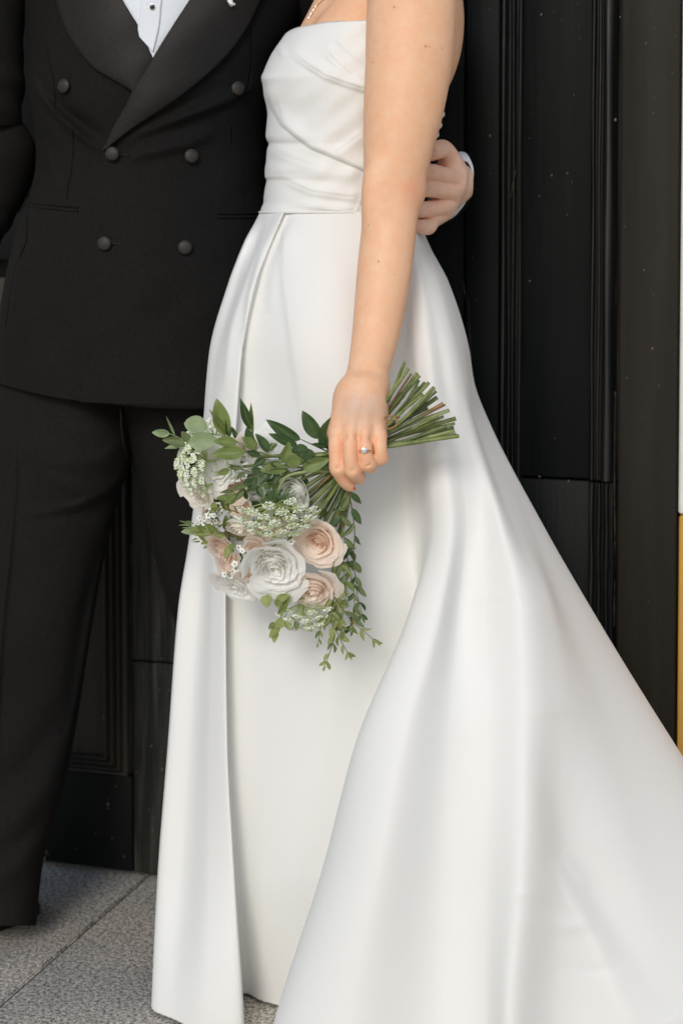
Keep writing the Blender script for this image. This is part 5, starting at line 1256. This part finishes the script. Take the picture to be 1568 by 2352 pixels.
# trailing eucalyptus strands
def strand(pts, step, L, w, mts, Y0, Y1, stem='s_red', r=(.0008, .0004), skip=0, seed=0):
    rr = random.Random(seed); n = 80; C = smoothcurve([(x, y, Y0 + (Y1 - Y0) * k / (len(pts) - 1)) for k, (x, y) in enumerate(pts)], n)
    V, Fq = tube([c3(*p) for p in C], np.linspace(r[0], r[1], n), 6); s = obj('strand', mesh_from('strand', V, Fq, [M[stem]]), bq)
    d = np.concatenate([[0], np.cumsum(np.hypot(*np.diff(C[:, :2], axis=0).T))]); q = skip; side = 1
    while q < d[-1]:
        i = int(np.searchsorted(d, q)); i = min(max(i, 1), n - 2); t = C[i + 1, :2] - C[i - 1, :2]; t /= np.linalg.norm(t)
        for sg in ((side,) if rr.random() < .45 else (side, -side)):
            an = rr.uniform(.45, .95) * sg; dx = t[0] * math.cos(an) - t[1] * math.sin(an); dy = t[0] * math.sin(an) + t[1] * math.cos(an)
            dy += .25; nn = math.hypot(dx, dy); dx /= nn; dy /= nn
            ll = 1.32 * L * rr.uniform(.7, 1.12) * (1 - .35 * q / d[-1]); z = rr.uniform(-.006, .004)
            leaf(c3(C[i, 0], C[i, 1], C[i, 2]), c3(C[i, 0] + dx * ll, C[i, 1] + dy * ll, C[i, 2] + z), w * .92 * ll / L * rr.uniform(.85, 1.15) / 2.56 * PXM(), rr.choice(['ov', 'sl', 'ov2']), rr.choice(mts), s, rr.uniform(-.6, .6))
        q += 1.15 * step * rr.uniform(.8, 1.25); side = -side
    i = n - 1; t = C[i, :2] - C[i - 4, :2]; t /= np.linalg.norm(t)
    leaf(c3(*C[i]), c3(C[i, 0] + t[0] * L * .6, C[i, 1] + t[1] * L * .6, C[i, 2]), w * .5 / 2.56 * PXM(), 'sl', mts[0], s, 0.2)
g_, o_ = ['l_grey', 'l_grey', 'l_dark'], ['l_olive', 'l_grey', 'l_olive', 'l_mid']
strand([(1258,830),(1278,900),(1300,1060),(1292,1220),(1305,1330),(1318,1450),(1345,1560)], 66, 84, 34, g_, 2.095, 2.125, seed=1, skip=10)
strand([(1252,850),(1225,960),(1232,1060),(1250,1160),(1265,1280),(1290,1400),(1300,1520),(1285,1640)], 54, 80, 34, g_, 2.10, 2.12, seed=2, skip=60)
strand([(1215,1180),(1225,1260),(1200,1350),(1190,1440),(1220,1520)], 44, 78, 36, o_, 2.10, 2.11, seed=3, stem='s_green')
strand([(1190,1220),(1235,1300),(1255,1400),(1240,1480)], 42, 74, 34, o_, 2.098, 2.105, seed=13, stem='s_green')
strand([(1165,1440),(1150,1560),(1185,1660),(1160,1760),(1128,1850)], 46, 74, 32, o_, 2.105, 2.125, seed=4)
strand([(1180,1450),(1235,1530),(1290,1600),(1350,1650),(1420,1710)], 64, 78, 28, o_, 2.105, 2.13, seed=5, skip=30)
strand([(1155,1540),(1185,1630),(1215,1700),(1265,1790)], 46, 66, 28, o_, 2.10, 2.12, seed=6)
strand([(1120,1560),(1100,1640),(1085,1720)], 40, 56, 24, o_, 2.105, 2.12, seed=7, stem='s_pale')
strand([(1180,1500),(1200,1580),(1230,1650)], 40, 60, 28, o_, 2.10, 2.11, seed=8)
strand([(1290,1580),(1285,1640)], 30, 34, 14, ['l_olive'], 2.11, 2.11, seed=9)
strand([(1000,1000),(900,1080),(830,1150),(760,1190),(730,1240)], 34, 34, 7, ['l_olive'], 2.075, 2.058, seed=12, stem='s_red')
strand([(620,960),(540,930),(480,950)], 30, 40, 12, ['l_olive'], 2.085, 2.078, seed=14, stem='s_red')
X_ = sprig([(1262, 822, 2.098), (1272, 850, 2.094)], .0007, .0005, 's_red'); lf(X_, 1270, 832, 1342, 906, 34, 'sl', 'l_dark', 2.092)
lf(X_, 1205, 935, 1262, 925, 34, 'ov', 'l_mid', 2.096)
# dark greenery deep inside the bouquet
deep = sprig([(1150, 700, 2.13), (900, 800, 2.14), (700, 950, 2.145), (560, 1050, 2.15)], .002, .001, 's_dark')
for k in range(90):
    a = rl.uniform(0, 6.28); q = math.sqrt(rl.random()); bx, by = 760 + 330 * q * math.cos(a), 960 + 400 * q * math.sin(a)
    if bx < 470 and by < 700: continue
    an = rl.uniform(0, 6.28); lf(deep, bx, by, bx + 90 * math.cos(an), by + 90 * math.sin(an), 48, 'ov', rl.choice(['l_dark', 'l_dark', 'l_mid']), 2.150 + rl.uniform(-.006, .01), roll=rl.uniform(-.6, .6))

# stems: cut ends on the right, gathered in the hand, fanning out to the flowers
ends = [(893,248,14,'g'),(925,300,12,'g'),(950,345,5,'r'),(1000,338,13,'g'),(1018,358,14,'g'),(1015,400,10,'d'),(1012,455,9,'d'),(1065,418,11,'d'),(1100,420,13,'g'),(1145,462,16,'g'),(1162,495,9,'d'),(1170,548,17,'g'),(1222,600,12,'b'),(1140,655,11,'d'),(1274,657,12,'p'),(1225,710,10,'g'),(1330,728,17,'g'),(1322,770,9,'g'),(1312,802,14,'d'),(1318,832,11,'g'),(1332,862,12,'p'),(1356,878,14,'g'),(960,800,9,'d'),(1240,610,5,'r'),(1050,520,9,'g'),(1090,640,10,'d'),(1180,700,9,'g'),(1250,790,11,'d')]
targets = [(772,1210),(745,1235),(770,1250),(735,1280),(715,1200),(760,1330),(728,1225),(700,1170),(690,1210),(705,1240),(668,1180),(650,1290),(688,1150),(640,1160),(650,1120),(620,1200),(600,1150),(590,1190),(560,1130),(540,1100),(600,1080),(500,1080),(560,1050),(700,1195),(712,1260),(675,1140),(630,1100),(610,1120)]
order = sorted(range(len(ends)), key=lambda i: math.atan2(960 - ends[i][1], ends[i][0] - 520), reverse=True)
tord = sorted(targets, key=lambda t: math.atan2(t[1] - 1023, 829 - t[0]), reverse=True)
rs = random.Random(21)
for rank, i in enumerate(order):
    ex, ey, rad, c = ends[i]; tx, ty = tord[rank]; f = rank / len(order)
    q0 = (520 + rs.uniform(-18, 18) - 40 * f, 1020 - 70 * (1 - f) * 0 + rs.uniform(-14, 14) + 50 * (0.5 - f), HY + .026 + rs.uniform(-.010, .016))
    dz = rs.uniform(-.020, .022)
    rr = (rad + 3.0) * rs.uniform(.85, 1.18) / 3.723 * PXM() * .98
    E0 = p4(ex, ey, HY + .026 + dz); Q = p4(*q0); T = at(tx, ty, 2.135 + rs.uniform(-.01, .01))
    Mi = (E0 + Q) / 2 + np.array([rs.uniform(-.0045, .0045), rs.uniform(-.003, .003), rs.uniform(-.0045, .0045)])
    C = smoothcurve([tuple(E0), tuple(Mi), tuple(Q), tuple((Q * .45 + T * .55) + np.array([0, -.006, 0])), tuple(T)], 46)
    R_ = rr * (1 - .12 * np.linspace(0, 1, 46)); 
    for _ in range(rs.choice((0, 1, 1, 2)) if rad > 8 else 0):
        k = rs.randrange(3, 18); R_[k] *= 1.38; R_[k+1] *= 1.2
    mt = M[{'g': 's_green', 'd': 's_dark', 'p': 's_pale', 'b': 's_brown', 'r': 's_red'}[c]]
    V, Fq = tube(C, R_, 9); me = mesh_from('stem', V, Fq, [mt, M['cut']])
    me.polygons[len(me.polygons) - 2].material_index = 1; me.polygons[len(me.polygons) - 2].use_smooth = False
    obj('stem', me, bq)
# brown twig loops beside the hand
for pts in (((735,770,HY+.004),(790,740,HY-.004),(830,745,HY-.006),(815,790,HY-.004),(760,815,HY+.002),(735,825,HY+.006)), ((722,722,HY+.006),(760,705,HY+.001),(820,712,HY+.0),(850,722,HY+.004))):
    V, Fq = tube(smoothcurve([tuple(p4(*p)) for p in pts], 40), .0011, 7); obj('twig', mesh_from('twig', V, Fq, [M['s_brown']]), bq)

# boutonniere on his lapel, only its wrapped stem reaches into view
bt = thing('boutonniere', tuple(at(530, -20, 2.425)), 'small white boutonniere pinned high on the dark lapel', 'boutonniere')
jy = float(jacket_Y(532, 4)) - .020
V, Fq = tube(smoothcurve([tuple(at(534, 12, jy)), tuple(at(530, 6, jy - .002)), tuple(at(528, -10, jy - .003)), tuple(at(532, -34, jy - .004))], 14), [.0030, .0034, .0036, .0034, .0034, .0034, .0034, .0034, .0034, .0034, .0034, .0034, .0034, .0034], 12)
obj('ribbon_wrap', mesh_from('ribbon_wrap', V, Fq, [M['bodice']]), bt)
V, Fq = tube(smoothcurve([tuple(at(524, 2, jy - .003)), tuple(at(531, 8, jy - .006)), tuple(at(539, 10, jy - .003))], 12), .0018, 8); obj('ribbon_end', mesh_from('ribbon_end', V, Fq, [M['bodice']]), bt)
_b = bq; bq = bt; rose(at(532, -58, jy - .012), (-.1, -1, .3), .016, 14, M['p_white'], 31); bq = _b
for tx_, ty_ in ((505, -75), (560, -80)): leaf(at(532, -40, jy - .002), at(tx_, ty_, jy - .004), .012, 'ov', 'l_mid', bt)
